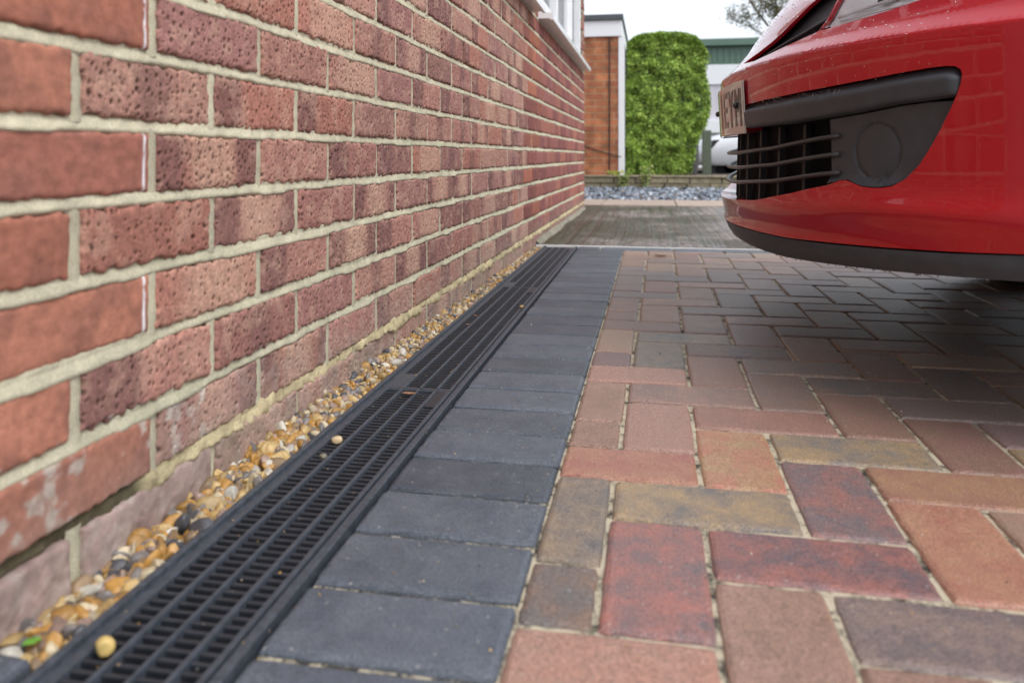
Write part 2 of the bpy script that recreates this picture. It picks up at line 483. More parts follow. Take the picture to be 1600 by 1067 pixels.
def brick_patch(y0, y1, z0, z1, step, style, r, foot=False):
    """one brick face as a displaced grid with returns; gives V,F,C"""
    L_, H_ = y1 - y0, z1 - z0
    nx = max(4, int(L_ / step) + 1); nz = max(3, int(H_ / step) + 1)
    ty = np.linspace(0, 1, nx); tz = np.linspace(0, 1, nz)
    TY, TZ = np.meshgrid(ty, tz)
    Yg = y0 + TY * L_; Zg = z0 + TZ * H_
    ey = np.minimum(TY, 1 - TY) * L_; ez = np.minimum(TZ, 1 - TZ) * H_
    rag = 0.0034 if style == 'rustic' else 0.0018
    if foot: rag = 0.001
    # ragged arrises
    Yg = Yg + (vnoise(Zg, Yg * 0 + y0, 160, r) - 0.5) * rag * 2 * np.exp(-ey / 0.006)
    Zg = Zg + (vnoise(Yg, Zg * 0 + z0, 140, r + 3) - 0.5) * rag * 2 * np.exp(-ez / 0.006)
    e = np.minimum(ey, ez)
    hgt = -0.003 * np.exp(-e / 0.0018) + (fbm(Yg, Zg, 14, r, 2) - 0.5) * 0.0036 + ((r * 7919) % 100 / 100 - .5) * 0.0024
    rr = np.random.default_rng(r)
    if style == 'rustic':
        hgt += (fbm(Yg, Zg, 330, r + 5, 2) - 0.5) * 0.0007
        if step < 0.0032:
            cell = rr.uniform(0.0085, 0.0125)
            gy_, gz_ = np.meshgrid(np.arange(0, L_, cell), np.arange(0, H_, cell))
            kp = rr.random(gy_.size) < rr.uniform(.7, .95)
            px = y0 + (gy_.ravel() + rr.uniform(.05, .95, gy_.size) * cell)[kp]; pz = z0 + (gz_.ravel() + rr.uniform(.05, .95, gz_.size) * cell)[kp]
            n = len(px)
            rad = rr.uniform(0.0009, 0.0021, n); dep = rad * rr.uniform(2.0, 3.0, n)
            pit = np.zeros_like(hgt)
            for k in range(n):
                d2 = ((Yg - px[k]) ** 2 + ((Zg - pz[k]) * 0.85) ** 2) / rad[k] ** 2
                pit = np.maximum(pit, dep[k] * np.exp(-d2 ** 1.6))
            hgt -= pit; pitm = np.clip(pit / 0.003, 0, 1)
    else:
        hgt += (fbm(Yg, Zg, 60, r + 5, 2) - 0.5) * 0.0012
    # colour
    if style == 'rustic': base = np.array(PALR[rr.integers(len(PALR))])
    elif style == 'smooth': base = np.array(PALS[rr.integers(len(PALS))])
    elif style == 'orange': base = np.array(PALO[rr.integers(len(PALO))])
    else: base = np.array(PALC[rr.integers(len(PALC))])
    base = base * rr.uniform(0.86, 1.1)
    C = np.tile(base, (nz, nx, 1))
    def band(c, col, w0, w1, soft, am):
        x = TY + (vnoise(Zg, Yg, 40, r + 9) - 0.5) * 0.04
        m = 1 / (1 + np.exp(-(x - w0) / soft)) * 1 / (1 + np.exp((x - w1) / soft)) * am
        return c * (1 - m[..., None]) + np.array(col) * m[..., None]
    if style == 'rustic':
        k = rr.random()
        if k < 0.22: C = band(C, DARKR, -0.2, rr.uniform(0.25, 0.4), 0.012, 0.75)
        elif k < 0.42:
            C = band(C, LIGHTR, 0.3, 0.72, 0.03, 0.6)
            C = band(C, DARKR, -0.2, rr.uniform(0.12, 0.3), 0.015, 0.7); C = band(C, DARKR, rr.uniform(0.72, 0.85), 1.2, 0.015, 0.7)
        elif k < 0.56: C = band(C, DARKR, 0.35, 0.62, 0.02, 0.6)
        elif k < 0.68: C = band(C, LIGHTR, 0.2, 0.95, 0.06, 0.6)
        elif k < 0.78: C = band(C, DARKR, -0.2, 1.2, 0.02, 0.55)
        blot = np.clip((fbm(Yg, Zg, 45, r + 21, 3) - 0.5) * 5, 0, 1)[..., None]
        C = C * (1 - 0.35 * blot) + np.array(LIGHTR) * 0.35 * blot
    elif style == 'smooth':
        blot = np.clip((fbm(Yg, Zg, 22, r + 21, 4) - 0.46) * 6, 0, 1)[..., None]
        C = C * (1 - 0.6 * blot) + np.array((0.25, 0.11, 0.085)) * 0.6 * blot
        C = C * (0.82 + 0.36 * fbm(Yg, Zg * 2, 90, r + 41, 3))[..., None]
    else:
        if rr.random() < 0.45:
            C = band(C, (0.17, 0.06, 0.06), rr.uniform(-.2, .3), rr.uniform(.4, .8), 0.02, 0.5)
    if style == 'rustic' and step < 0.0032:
        C = C * (1 - 0.75 * pitm[..., None])  # pit shade painted into the clay colour, on top of dark-fired interiors
        gr_ = (fbm(Yg, Zg, 420, r + 61, 2) - .5)[..., None]
        C = C * (1 + 0.7 * gr_)
    # lime and dirt low down (a stain with a shape of its own)
    low = np.clip((0.14 - Zg) / 0.12, 0, 1)
    lime = np.clip((fbm(Yg, Zg, 55, 77, 5) + 0.10 * low - 0.60) * 7, 0, 1) * (Zg < 0.14) * np.where(Yg < 0.85, 1, 0.25)
    C = C * (1 - 0.7 * lime[..., None]) + np.array((0.52, 0.50, 0.44)) * 0.7 * lime[..., None]
    moss = np.clip((fbm(Yg, Zg, 18, 99, 3) - 0.45) * 4, 0, 1) * np.clip((0.085 - Zg) / 0.05, 0, 1)
    C = C * (1 - 0.6 * moss[..., None]) + np.array((0.17, 0.145, 0.09)) * 0.6 * moss[..., None]
    haze = low * 0.5 * (0.4 + fbm(Yg, Zg, 20, 55, 3))
    C = C * (1 - haze[..., None]) + np.array((0.36, 0.29, 0.25)) * haze[..., None]
    if foot:
        f_ = fbm(Yg, Zg, 25, 91, 4)[..., None]
        g_ = fbm(Yg, Zg, 9, 95, 3)[..., None]
        C = C * 0.35 + 0.65 * (np.array((0.34, 0.27, 0.245)) * (0.35 + 1.0 * f_ + .3 * g_))
        hgt = hgt + (fbm(Yg, Zg, 45, 96, 4) - .5) * .004 - np.clip(fbm(Yg, Zg, 20, 97, 3) - .56, 0, 1) * .012
    if style == 'smooth' and abs(y1 - 0.7398) < 0.004 and z0 > 0.1:
        w = np.exp(-((Yg - (y1 - 0.010)) / 0.0019) ** 2) * np.clip((vnoise(Zg, Yg, 220, r + 31) + vnoise(Zg, Yg, 18, r + 4) - 0.55) * 3, 0, 1)
        C = C * (1 - w[..., None]) + np.array((0.85, 0.85, 0.88)) * w[..., None]
    X = wallX(Yg) + hgt
    V = np.stack([X, Yg, Zg], -1).reshape(-1, 3)
    idx = np.arange(nx * nz).reshape(nz, nx)
    F = np.stack([idx[:-1, :-1], idx[:-1, 1:], idx[1:, 1:], idx[1:, :-1]], -1).reshape(-1, 4)
    # returns: ring pushed back
    ring = np.concatenate([idx[0, :], idx[1:, -1], idx[-1, -2::-1], idx[-2:0:-1, 0]])
    RV = V[ring].copy(); RV[:, 0] -= 0.014
    n0 = len(V); k = len(ring); a = np.arange(k)
    RF = np.stack([ring, n0 + a, n0 + (a + 1) % k, ring[(a + 1) % k]], -1)
    Cf = C.reshape(-1, 3)
    return np.vstack([V, RV]), np.vstack([F, RF]), np.vstack([Cf, Cf[ring]])

bv, bf, bc, nb = [], [], [], 0
YS = 0.535
perps = []          # vertical joints (Y, zlow, zhigh)
JW = 0.0145
rows = range(-7, 24)
for m_ in rows:
    zc = BED0 + 0.0375 + 0.075 * m_
    z0, z1 = zc - 0.0303, zc + 0.0303
    phase = 0.747 if m_ % 2 == 0 else 0.6345
    k0 = -14
    edges = [phase + 0.225 * k for k in range(k0, 26)]
    edges = [e for e in edges if e < Y_END - 0.03] + [Y_END]
    for i in range(len(edges) - 1):
        a, b = edges[i] + JW / 2, edges[i + 1] - JW / 2
        if i == len(edges) - 2: b = Y_END
        if b < YS + 0.02: continue
        a = max(a, YS)
        w = in_window(a, b, zc)
        if w:
            if a < w[0] - 0.03: b = w[0]
            elif b > w[1] + 0.03: a = w[1]
            else: continue
        perps.append((edges[i], z0 - 0.003, z1 + 0.003))
        jit = random.uniform(-0.0015, 0.0015)
        cy = (a + b) / 2
        if b < phase + 0.01 + (0.0 if m_ % 2 == 0 else 0.0) and b < 0.76: style = 'smooth'
        elif cy < 3.11: style = 'rustic'
        elif cy < 3.46: style = 'orange'
        else: style = 'plain'
        if m_ <= -7 and b < .95: style = 'foot'
        vis_top = 0.40 + 0.215 * max(b, 0.3)
        if b < 0.40 or z0 > vis_top: step = 0.03
        elif a < 1.25: step = 0.0013
        elif a < 2.0: step = 0.0019
        elif a < 3.1: step = 0.0028
        else: step = 0.006
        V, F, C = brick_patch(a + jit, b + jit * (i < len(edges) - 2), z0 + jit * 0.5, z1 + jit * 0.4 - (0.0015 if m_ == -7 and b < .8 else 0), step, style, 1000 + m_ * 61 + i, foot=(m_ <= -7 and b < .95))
        tl = random.uniform(-.006, .006)
        V[:, 2] += (V[:, 1] - cy) * tl
        if m_ == -7 and b < 1.4: V[:, 0] += 0.002
        bv.append(V); bf.append(F + nb); bc.append(C); nb += len(V)
house = thing('brick_house', 'red brick house side wall with pale mortar and white framed windows, running beside the drain', 'house', (-0.55, 3.0, 0))
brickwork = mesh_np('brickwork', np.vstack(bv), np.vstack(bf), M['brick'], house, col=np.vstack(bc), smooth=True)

# mortar: weather struck bed joints and slightly recessed perpends
mv, mf, mc, nm = [], [], [], 0
MC = np.array((0.50, 0.47, 0.345))
def ribbon(P, Cc):
    """P (n, k, 3) grid"""
    global nm
    n, k = P.shape[:2]
    idx = np.arange(n * k).reshape(n, k) + nm
    mf.append(np.stack([idx[:-1, :-1], idx[:-1, 1:], idx[1:, 1:], idx[1:, :-1]], -1).reshape(-1, 4))
    mv.append(P.reshape(-1, 3)); mc.append(Cc.reshape(-1, 3)); nm += n * k
for m_ in range(-7, 25):
    zb = BED0 + 0.075 * m_
    segs = [(YS, Y_END)]
    if WZ0 - 0.01 < zb - 0.001 < WZ1:
        segs = [(YS, WINS[0][0]), (WINS[0][1], WINS[1][0]), (WINS[1][1], Y_END)]
    if abs(zb - 1.0272) < 0.01: segs = [(YS, Y_END)]
    for s0, s1 in segs:
        lowb = (zb < 0.07)
        st = 0.003 if zb < 1.1 else 0.02
        ys = np.arange(s0, s1 + st, st); ys[-1] = s1
        ks = np.linspace(-1, 1, 9)
        YY, KK = np.meshgrid(ys, ks, indexing='ij')
        half = 0.0095
        zz = zb + KK * half
        prof = np.interp(KK, [-1, -0.72, -0.45, 0.5, 0.8, 1], [-0.008, -0.0016, -0.001, -0.0045, -0.0065, -0.009])
        nz_ = (fbm(YY, zz, 90, 5 + m_, 3) - 0.5) * 0.0034 + (fbm(YY, zz, 9, 3, 2) - 0.5) * 0.003
        zz = zz + (fbm(YY, zz * 0 + zb, 5, 40 + m_, 2) - 0.5) * 0.005
        sm_ = np.clip((fbm(YY, zz * 0 + zb, 14, 140 + m_, 3) - .5) * 5, 0, 1) * (np.abs(KK) > .6)
        zz = zz + np.sign(KK) * sm_ * 0.0016; prof = prof + sm_ * 0.0035
        if lowb:      # slapdash pointing at the foot of the wall
            blob = np.clip((fbm(YY, zz, 11, 61, 3) - 0.42) * 4, 0, 1)
            zz = zz + KK * 0.008 * blob - 0.005 * blob * vnoise(YY, zz, 60, 3)
            prof = prof + 0.0065 * blob * np.clip(1.2 - np.abs(KK), 0, 1) * (0.4 + vnoise(YY, zz, 90, 15))
            nz_ = nz_ * 2.6 + (fbm(YY, zz, 45, 33, 3) - .5) * .008
        X = wallX(YY) + prof + nz_
        tone = 0.88 + 0.24 * fbm(YY, zz, 7, 8, 3)
        c = MC[None, None, :] * tone[..., None]
        gr = np.clip((fbm(YY, zz, 5, 12, 3) - 0.55) * 5, 0, 1)[..., None]
        c = c * (1 - 0.4 * gr) + np.array((0.40, 0.40, 0.28)) * 0.4 * gr
        c = c * np.where(YY > 3.46, 1.12, 1.0)[..., None]
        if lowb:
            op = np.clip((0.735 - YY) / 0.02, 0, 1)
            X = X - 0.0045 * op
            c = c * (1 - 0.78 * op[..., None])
        if lowb: c = c * np.array((0.95, 0.86, 0.72)) * (0.75 + 0.5 * fbm(YY, zz, 50, 18, 3))[..., None]
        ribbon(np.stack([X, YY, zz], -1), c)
for (yj, za, zb) in perps:
    near = yj < 3.2 and zb < 1.1
    zs = np.linspace(za - 0.003, zb + 0.003, 16 if near else 3); ks = np.linspace(-1, 1, 7 if near else 3)
    ZZ, KK = np.meshgrid(zs, ks, indexing='ij')
    wob = (vnoise(ZZ, ZZ * 0 + yj, 60, 9) - 0.5) * 0.002
    YY = yj + KK * 0.0098 + wob + (vnoise(ZZ, KK, 90, 33) - .5) * .0015
    X = wallX(YY) - 0.0026 - 0.0025 * KK ** 2 + (fbm(YY, ZZ, 120, 6, 2) - 0.5) * 0.0018
    c = MC * (0.86 + 0.24 * vnoise(YY, ZZ, 9, 4))[..., None]
    ribbon(np.stack([X, YY, ZZ], -1), c)
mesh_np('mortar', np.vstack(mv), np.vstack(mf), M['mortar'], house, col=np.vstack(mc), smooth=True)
# core of the wall behind the brick faces, with openings
wc = MB()
def wc_box(y0, y1, z0, z1):
    wc.add([(wallX(y0) - 0.012, y0, z0), (wallX(y1) - 0.012, y1, z0), (wallX(y1) - 0.012, y1, z1), (wallX(y0) - 0.012, y0, z1),
            (wallX(y0) - 0.28, y0, z0), (wallX(y1) - 0.28, y1, z0), (wallX(y1) - 0.28, y1, z1), (wallX(y0) - 0.28, y0, z1)],
           [(0, 1, 2, 3), (4, 7, 6, 5), (0, 4, 5, 1), (3, 2, 6, 7), (0, 3, 7, 4), (1, 5, 6, 2)], (0.5, 0.47, 0.36))
for a, b, z0, z1 in [(YS + .002, Y_END - 0.001, -0.1, WZ0 - 0.004), (YS + .002, 1.45, WZ0 - 0.004, 2.29), (3.28, 3.54, WZ0 - 0.004, 2.29), (5.66, Y_END - 0.001, WZ0 - 0.004, 2.29),
                     (1.45, 3.28, WZ1, 2.29), (3.54, 5.66, WZ1, 2.29)]:
    wc_box(a, b, z0, z1)
wc.build('wall_core', M['mortar'], house)
MB().box(-0.66, -0.60, -1.6, YS, -0.05, 2.1, b=0.004).build('reflection_panel', M['reflect_grey'], house, usecol=False)  # unseen panel added in place of brickwork to shape the car paint's reflection
MB().box(-0.82, -0.56, -1.6, YS, 2.1, 2.29).build('reflection_panel_head', M['garage_brick'], house, usecol=False)  # brick band closing the top of the added panel
# end of the house beyond the corner: gable return
rt = MB().box(wallX(Y_END) - 4.5, wallX(Y_END) - 0.29, Y_END - 0.24, Y_END - 0.002, -0.1, 2.29)
rt.build('end_wall', M['garage_brick'], house, usecol=False)
rt = MB().box(-5.2, -0.515, -1.6, Y_END + 0.02, 2.295, 2.36)
rt.build('soffit', M['upvc'], house, usecol=False)

def window(y0, y1, vis):
    x = wallX((y0 + y1) / 2)
    f = MB()
    fd0, fd1 = x - 0.085, x - 0.02
    fw = 0.055
    f.box(fd0, fd1, y0, y1, WZ0 + 0.025, WZ0 + 0.025 + fw, b=0.006)
    f.box(fd0, fd1, y0, y1, WZ1 - fw, WZ1, b=0.006)
    n = 3
    for k in range(n + 1):
        yy = y0 + (y1 - y0 - fw) * k / n
        f.box(fd0 + 0.001, fd1 - 0.001, yy, yy + fw, WZ0 + 0.025 + fw, WZ1 - fw, b=0.006)
    # opening sash frames standing proud
    for k in range(n):
        a = y0 + (y1 - y0 - fw) * k / n + fw; b = y0 + (y1 - y0 - fw) * (k + 1) / n
        z0, z1 = WZ0 + 0.025 + fw, WZ1 - fw
        if k != 1:
            for bx in ((a - 0.012, a + 0.04, z0 - 0.012, z1 + 0.012), (b - 0.04, b + 0.012, z0 - 0.012, z1 + 0.012)):
                f.box(fd0 + 0.01, fd1 + 0.017, bx[0], bx[1], bx[2], bx[3], b=0.005)
            f.box(fd0 + 0.012, fd1 + 0.015, a + 0.04, b - 0.04, z0 - 0.012, z0 + 0.04, b=0.005)
            f.box(fd0 + 0.012, fd1 + 0.015, a + 0.04, b - 0.04, z1 - 0.04, z1 + 0.012, b=0.005)
    wobj = f.build('window', M['upvc'], house, usecol=False)
    pn = MB()
    for k in range(n):
        a = y0 + (y1 - y0 - fw) * k / n + fw; b = y0 + (y1 - y0 - fw) * (k + 1) / n
        pn.box(x - 0.052, x - 0.045, a, b, WZ0 + 0.08, WZ1 - fw)
    pn.build('pane', M['dark_glass'] if not vis else M['win_glass'], wobj, usecol=False)
    # net curtain / blind inside so that panes read bright as in the photograph
    bl = MB().box(x - 0.20, x - 0.19, y0 + 0.02, y1 - 0.02, WZ0 + 0.03, WZ1 - 0.02)
    bl.build('blind', M['blind'], wobj, usecol=False)
    s = MB()
    # sill: sloped top, drip nose
    ya, yb = y0 - 0.035, y1 + (0.06 if vis else 0.05)
    xo, xi = x + 0.062, x - 0.09
    zt, zb_ = WZ0 + 0.034, WZ0 + 0.002
    prof = [(xi, zb_), (x + 0.048, zb_), (x + 0.048, zb_ - 0.006), (xo, zb_ - 0.006), (xo, zt - 0.012), (xo - 0.004, zt - 0.007), (xi, zt)]
    V = [(px, ya, pz) for px, pz in prof] + [(px, yb, pz) for px, pz in prof]
    n_ = len(prof)
    F = [(i, (i + 1) % n_, (i + 1) % n_ + n_, i + n_) for i in range(n_)] + [tuple(range(n_ - 1, -1, -1)), tuple(range(n_, 2 * n_))]
    s.add(V, F)
    s.build('window_sill', M['upvc'], house, usecol=False)

M['blind'] = mat('white_blind', base=(0.78, 0.80, 0.84), rough=0.8)
M['win_glass'] = thin_glass('window_glass', (0.93, 0.97, 0.98))
window(*WINS[0], True)
window(*WINS[1], True)

# ------------------------------------------------------------------ paving
def blocks(name, rects, mat_, rot=0.0, piv=(0, 0), smooth=False, top=0.0, gap=0.0011):
    """rects: (x0,x1,y0,y1,colA,colB)"""
    Vs, Fs, A, B, O, n = [], [], [], [], [], 0
    for (x0, x1, y0, y1, ca, cb) in rects:
        g_ = gap + random.uniform(0, 0.0007)
        x0 += g_; x1 -= g_; y0 += g_; y1 -= g_
        dz = random.uniform(-0.0012, 0.0012) + top; tx = random.uniform(-0.0012, 0.0012); ty_ = random.uniform(-0.0012, 0.0012)
        # rings: bottom, side, chamfer, top
        rings = []
        nseg = 11
        def ring(ins, z, amp):
            pts = []
            cs = [(x0 + ins, y0 + ins), (x1 - ins, y0 + ins), (x1 - ins, y1 - ins), (x0 + ins, y1 - ins)]
            for i in range(4):
                p, q = cs[i], cs[(i + 1) % 4]
                for k in range(nseg):
                    t = k / nseg
                    px, py = p[0] + (q[0] - p[0]) * t, p[1] + (q[1] - p[1]) * t
                    if k == 0:     # knocked corner
                        cx, cy = (x0 + x1) / 2, (y0 + y1) / 2
                        px += math.copysign(0.0012, cx - px); py += math.copysign(0.0012, cy - py)
                    px += random.uniform(-amp, amp); py += random.uniform(-amp, amp)
                    tz = z + tx * (px - x0) / 0.2 + ty_ * (py - y0) / 0.2
                    pts.append((px, py, tz))
            return pts
        R = [ring(0, -0.05 + top, 0), ring(0, dz - 0.0075, 0.0007), ring(0.0014, dz - 0.0034, 0.0008), ring(0.0034, dz - 0.0012, 0.0007), ring(0.0072, dz, 0.0005)]
        V = [p for r_ in R for p in r_]
        k = nseg * 4
        F = []
        for j in range(4):
            for i in range(k):
                F.append((n + j * k + i, n + j * k + (i + 1) % k, n + (j + 1) * k + (i + 1) % k, n + (j + 1) * k + i))
        F.append(tuple(n + 4 * k + i for i in range(k)))
        Vs += V; Fs += F; n += len(V)
        off = (random.random(), random.random(), random.random())
        A += [ca] * len(V); B += [cb] * len(V); O += [off] * len(V)
    V = np.array(Vs)
    if rot:
        c, s = math.cos(rot), math.sin(rot)
        X = V[:, 0] - piv[0]; Y = V[:, 1] - piv[1]
        V[:, 0] = piv[0] + X * c - Y * s; V[:, 1] = piv[1] + X * s + Y * c
    o = mesh_np(name, V, Fs, mat_, None, col=np.array(A), attrs={'ColB': np.array(B), 'Off': np.array(O)})
    return tag(o, kind='structure')

CHX0, CHX1 = -0.3165, -0.1135
# charcoal border: a soldier course beside the drain, then stretchers along the threshold
def ch():
    t = random.uniform(0.82, 1.22)
    return tuple(np.array((0.062, 0.075, 0.097)) * t), tuple(np.array((0.100, 0.114, 0.138)) * t)
R = []
k = -14
while True:
    y0 = 1.087 + 0.1032 * k
    if y0 + 0.1032 > 3.285: break
    R.append((CHX0, CHX1, y0, y0 + 0.1032, *ch())); k += 1
yl = y0
R.append((CHX0, CHX1, yl, 3.282, *ch()))
x = -0.3165
R.append((x, x + 0.1, 3.282, 3.384, *ch()))
x += 0.1
while x < 5:
    R.append((x, x + 0.2045, 3.282, 3.384, *ch())); x += 0.2045 if x > -0.2 else 0.1035
R2 = []
for r_ in R:
    R2.append(r_)
blocks('paving_border', R2, M['paver'], gap=0.0022)
# the odd dark block between wall and channel in the near corner
odd = blocks('paving_block', [(-0.60, -0.4745, 0.20, 0.527, (0.07, 0.08, 0.10), (0.10, 0.115, 0.14))], M['paver'], top=0.010)
del odd['kind']
tag(odd, 'charcoal grey paving block filling the gravel strip at the near foot of the wall', 'paving block')

# herringbone field
P_ = 0.1032
GX0, GY0 = -0.046, 0.6466
ORANGE = (0.52, 0.25, 0.13); RED = (0.44, 0.14, 0.10); DARK = (0.16, 0.13, 0.14); OCH = (0.44, 0.28, 0.115)
PINK = (0.40, 0.215, 0.15); BROWN = (0.29, 0.165, 0.105); TAN = (0.36, 0.25, 0.15); GREY = (0.17, 0.155, 0.15); SLATE = (0.13, 0.14, 0.165); PURP = (0.25, 0.165, 0.145)
MAN = {('H', 3, 0): (ORANGE, RED), ('V', 0, 1): (TAN, GREY), ('H', 0, -1): (GREY, BROWN), ('V', 1, 0): (RED, DARK), ('H', 2, 1): (OCH, GREY),
       ('V', 2, 3): (OCH, (0.48, 0.16, 0.09)), ('V', 3, 2): (DARK, (0.34, 0.13, 0.10)), ('H', 1, 2): (RED, (0.16, 0.12, 0.14)), ('H', -1, 0): (PINK, (0.45, 0.2, 0.13)),
       ('V', 2, -1): (PINK, BROWN), ('H', 0, 3): (DARK, (0.33, 0.22, 0.17)), ('V', 4, 1): ((0.52, 0.26, 0.13), (0.45, 0.15, 0.09)), ('H', 3, 4): ((0.5, 0.26, 0.11), (0.38, 0.16, 0.11)),
       ('H', 4, 3): (OCH, (0.22, 0.19, 0.17)), ('V', 1, 4): ((0.42, 0.21, 0.16), PINK), ('V', 0, 5): (PINK, BROWN), ('H', 4, -1): (BROWN, PINK), ('V', 5, 0): ((0.48, 0.25, 0.13), ORANGE),
       ('V', 4, 5): (BROWN, (0.34, 0.16, 0.12)), ('H', 5, 2): ((0.42, 0.19, 0.13), (0.34, 0.17, 0.13)), ('V', 5, 4): ((0.33, 0.15, 0.12), BROWN), ('H', 6, 1): (PINK, PURP), ('V', 6, 3): (OCH, TAN),
       ('H', 7, 0): ((0.42, 0.2, 0.15), PINK), ('V', 3, 6): (BROWN, PURP), ('V', 2, 7): (BROWN, (0.34, 0.18, 0.14)), ('H', 8, 3): (BROWN, GREY), ('V', 1, 8): (TAN, GREY), ('H', 9, 2): (BROWN, DARK),
       ('H', 10, 1): (TAN, SLATE), ('V', 0, 9): (PINK, TAN)}
PR = [(PINK, BROWN), (BROWN, PURP), (PURP, BROWN), (BROWN, (0.33, 0.19, 0.15)), (PINK, TAN), (PURP, (0.3, 0.17, 0.16)), (GREY, BROWN), (PINK, PURP), (TAN, PINK), ((0.25, 0.18, 0.15), PURP), (BROWN, PINK), ((0.30, 0.13, 0.11), BROWN)]
def hcol(key):
    if key in MAN: a, b = MAN[key]
    else:
        a, b = PR[random.randrange(len(PR))]
        if key[1] > 9 and random.random() < 0.25: a, b = (0.25, 0.185, 0.165), (0.20, 0.15, 0.14)
    t = random.uniform(0.9, 1.1) * 0.90
    a, b = np.array(a), np.array(b)
    a = a + (a.mean() - a) * 0.24; b = b + (b.mean() - b) * 0.24
    return tuple(a * t), tuple(b * t)
R = []
xmin = CHX1 - 0.0026
ymax = 3.28
for c_ in range(-3, 52):
    for r_ in range(-22, 28):
        if (3 - r_ - c_) % 4 == 0:
            x0, x1, y0, y1, key = GX0 + (c_ - 1) * P_, GX0 + (c_ + 1) * P_, GY0 + r_ * P_, GY0 + (r_ + 1) * P_, ('H', r_, c_)
            R.append((x0, x1, y0, y1, *hcol(key)))
        if (1 - c_ - r_) % 4 == 0:
            x0, x1, y0, y1, key = GX0 + (c_ - 1) * P_, GX0 + c_ * P_, GY0 + r_ * P_, GY0 + (r_ + 2) * P_, ('V', c_, r_)
            R.append((x0, x1, y0, y1, *hcol(key)))
# shift with a slight shear instead of a rotation: columns drift right with distance, as laid
SH = 0.013
RR = []
for (x0, x1, y0, y1, a, b) in R:
    dx = SH * ((y0 + y1) / 2 - 0.85)
    x0 += dx; x1 += dx
    dy = -SH * (x0 + x1) / 2
    y0 += dy; y1 += dy
    if x1 < xmin + 0.02 or y0 > ymax - 0.015 or x0 > 5 or y1 < -1.6: continue
    x0 = max(x0, xmin); y1 = min(y1, ymax)
    RR.append((x0, x1, y0, y1, a, b))
blocks('driveway_paving', RR, M['paver'])
# sand bed just under the surface of the blocks
sb = MB()
nx_, ny_ = 40, 34
sb.box(CHX1 - 0.003, 5.0, -1.7, 3.28, -0.055, -0.0046)
tag(sb.build('joint_sand', M['sand'], usecol=False), kind='structure')
sb = MB().box(CHX0 + 0.006, CHX1 - 0.0032, -1.7, 3.386, -0.055, -0.0058)
sb.box(CHX1 - 0.0031, 5.0, 3.281, 3.3855, -0.055, -0.0046)
tag(sb.build('border_joint_sand', M['sand_dark'], usecol=False), kind='structure')

# threshold strip
ts = MB()
ts.box(-0.505, 5.0, 3.3865, 3.403, -0.05, 0.0035, b=0.002)
tag(ts.build('edging_strip', M['white_strip'], usecol=False), 'thin white plastic edging strip laid between the block paving and the old concrete', 'edging strip')

# old concrete with a haunch of mortar against the wall
cx = np.linspace(-0.53, 6, 120); cy = np.linspace(3.405, 6.22, 90)
CX, CY = np.meshgrid(cx, cy)
CZ = 0.002 + (fbm(CX, CY, 2.2, 4, 3) - 0.5) * 0.010 + 0.0
V = np.stack([CX, CY, CZ], -1).reshape(-1, 3)
idx = np.arange(len(V)).reshape(CX.shape)
F = np.stack([idx[:-1, :-1], idx[:-1, 1:], idx[1:, 1:], idx[1:, :-1]], -1).reshape(-1, 4)
tag(mesh_np('concrete_path', V, F, M['concrete'], smooth=True), kind='structure')
hy = np.arange(3.43, 5.82, 0.02); ks = np.linspace(0, 1, 7)
HY, HK = np.meshgrid(hy, ks, indexing='ij')
wd = 0.018 + 0.022 * fbm(HY, HY * 0, 4, 8, 3)
HX = wallX(HY) - 0.004 + HK * wd
HZ = 0.004 + (1 - HK) ** 1.5 * (0.014 + 0.014 * vnoise(HY, HK, 9, 3)) + (fbm(HX, HY, 60, 2, 2) - .5) * .004 - 0.006 * HK
idx = np.arange(HX.size).reshape(HX.shape)
F = np.stack([idx[:-1, :-1], idx[:-1, 1:], idx[1:, 1:], idx[1:, :-1]], -1).reshape(-1, 4)
hc = np.array((0.27, 0.255, 0.20)) * (0.7 + 0.5 * fbm(HX, HY, 12, 3, 3))[..., None]
mesh_np('mortar_fillet', np.stack([HX, HY, HZ], -1).reshape(-1, 3), F, M['mortar'], house, col=hc.reshape(-1, 3), smooth=True)

# pink edging slabs beyond the concrete
es = MB()
x = -1.6
while x < 6:
    w = 0.6
    c = np.array((0.42, 0.33, 0.27)) * random.uniform(0.9, 1.12)
    es.box(x + 0.004, x + w - 0.004, 6.225, 7.0, -0.06, 0.008, col=c, b=0.004); x += w
tag(es.build('slab_edging', M['edge_slab']), kind='structure')

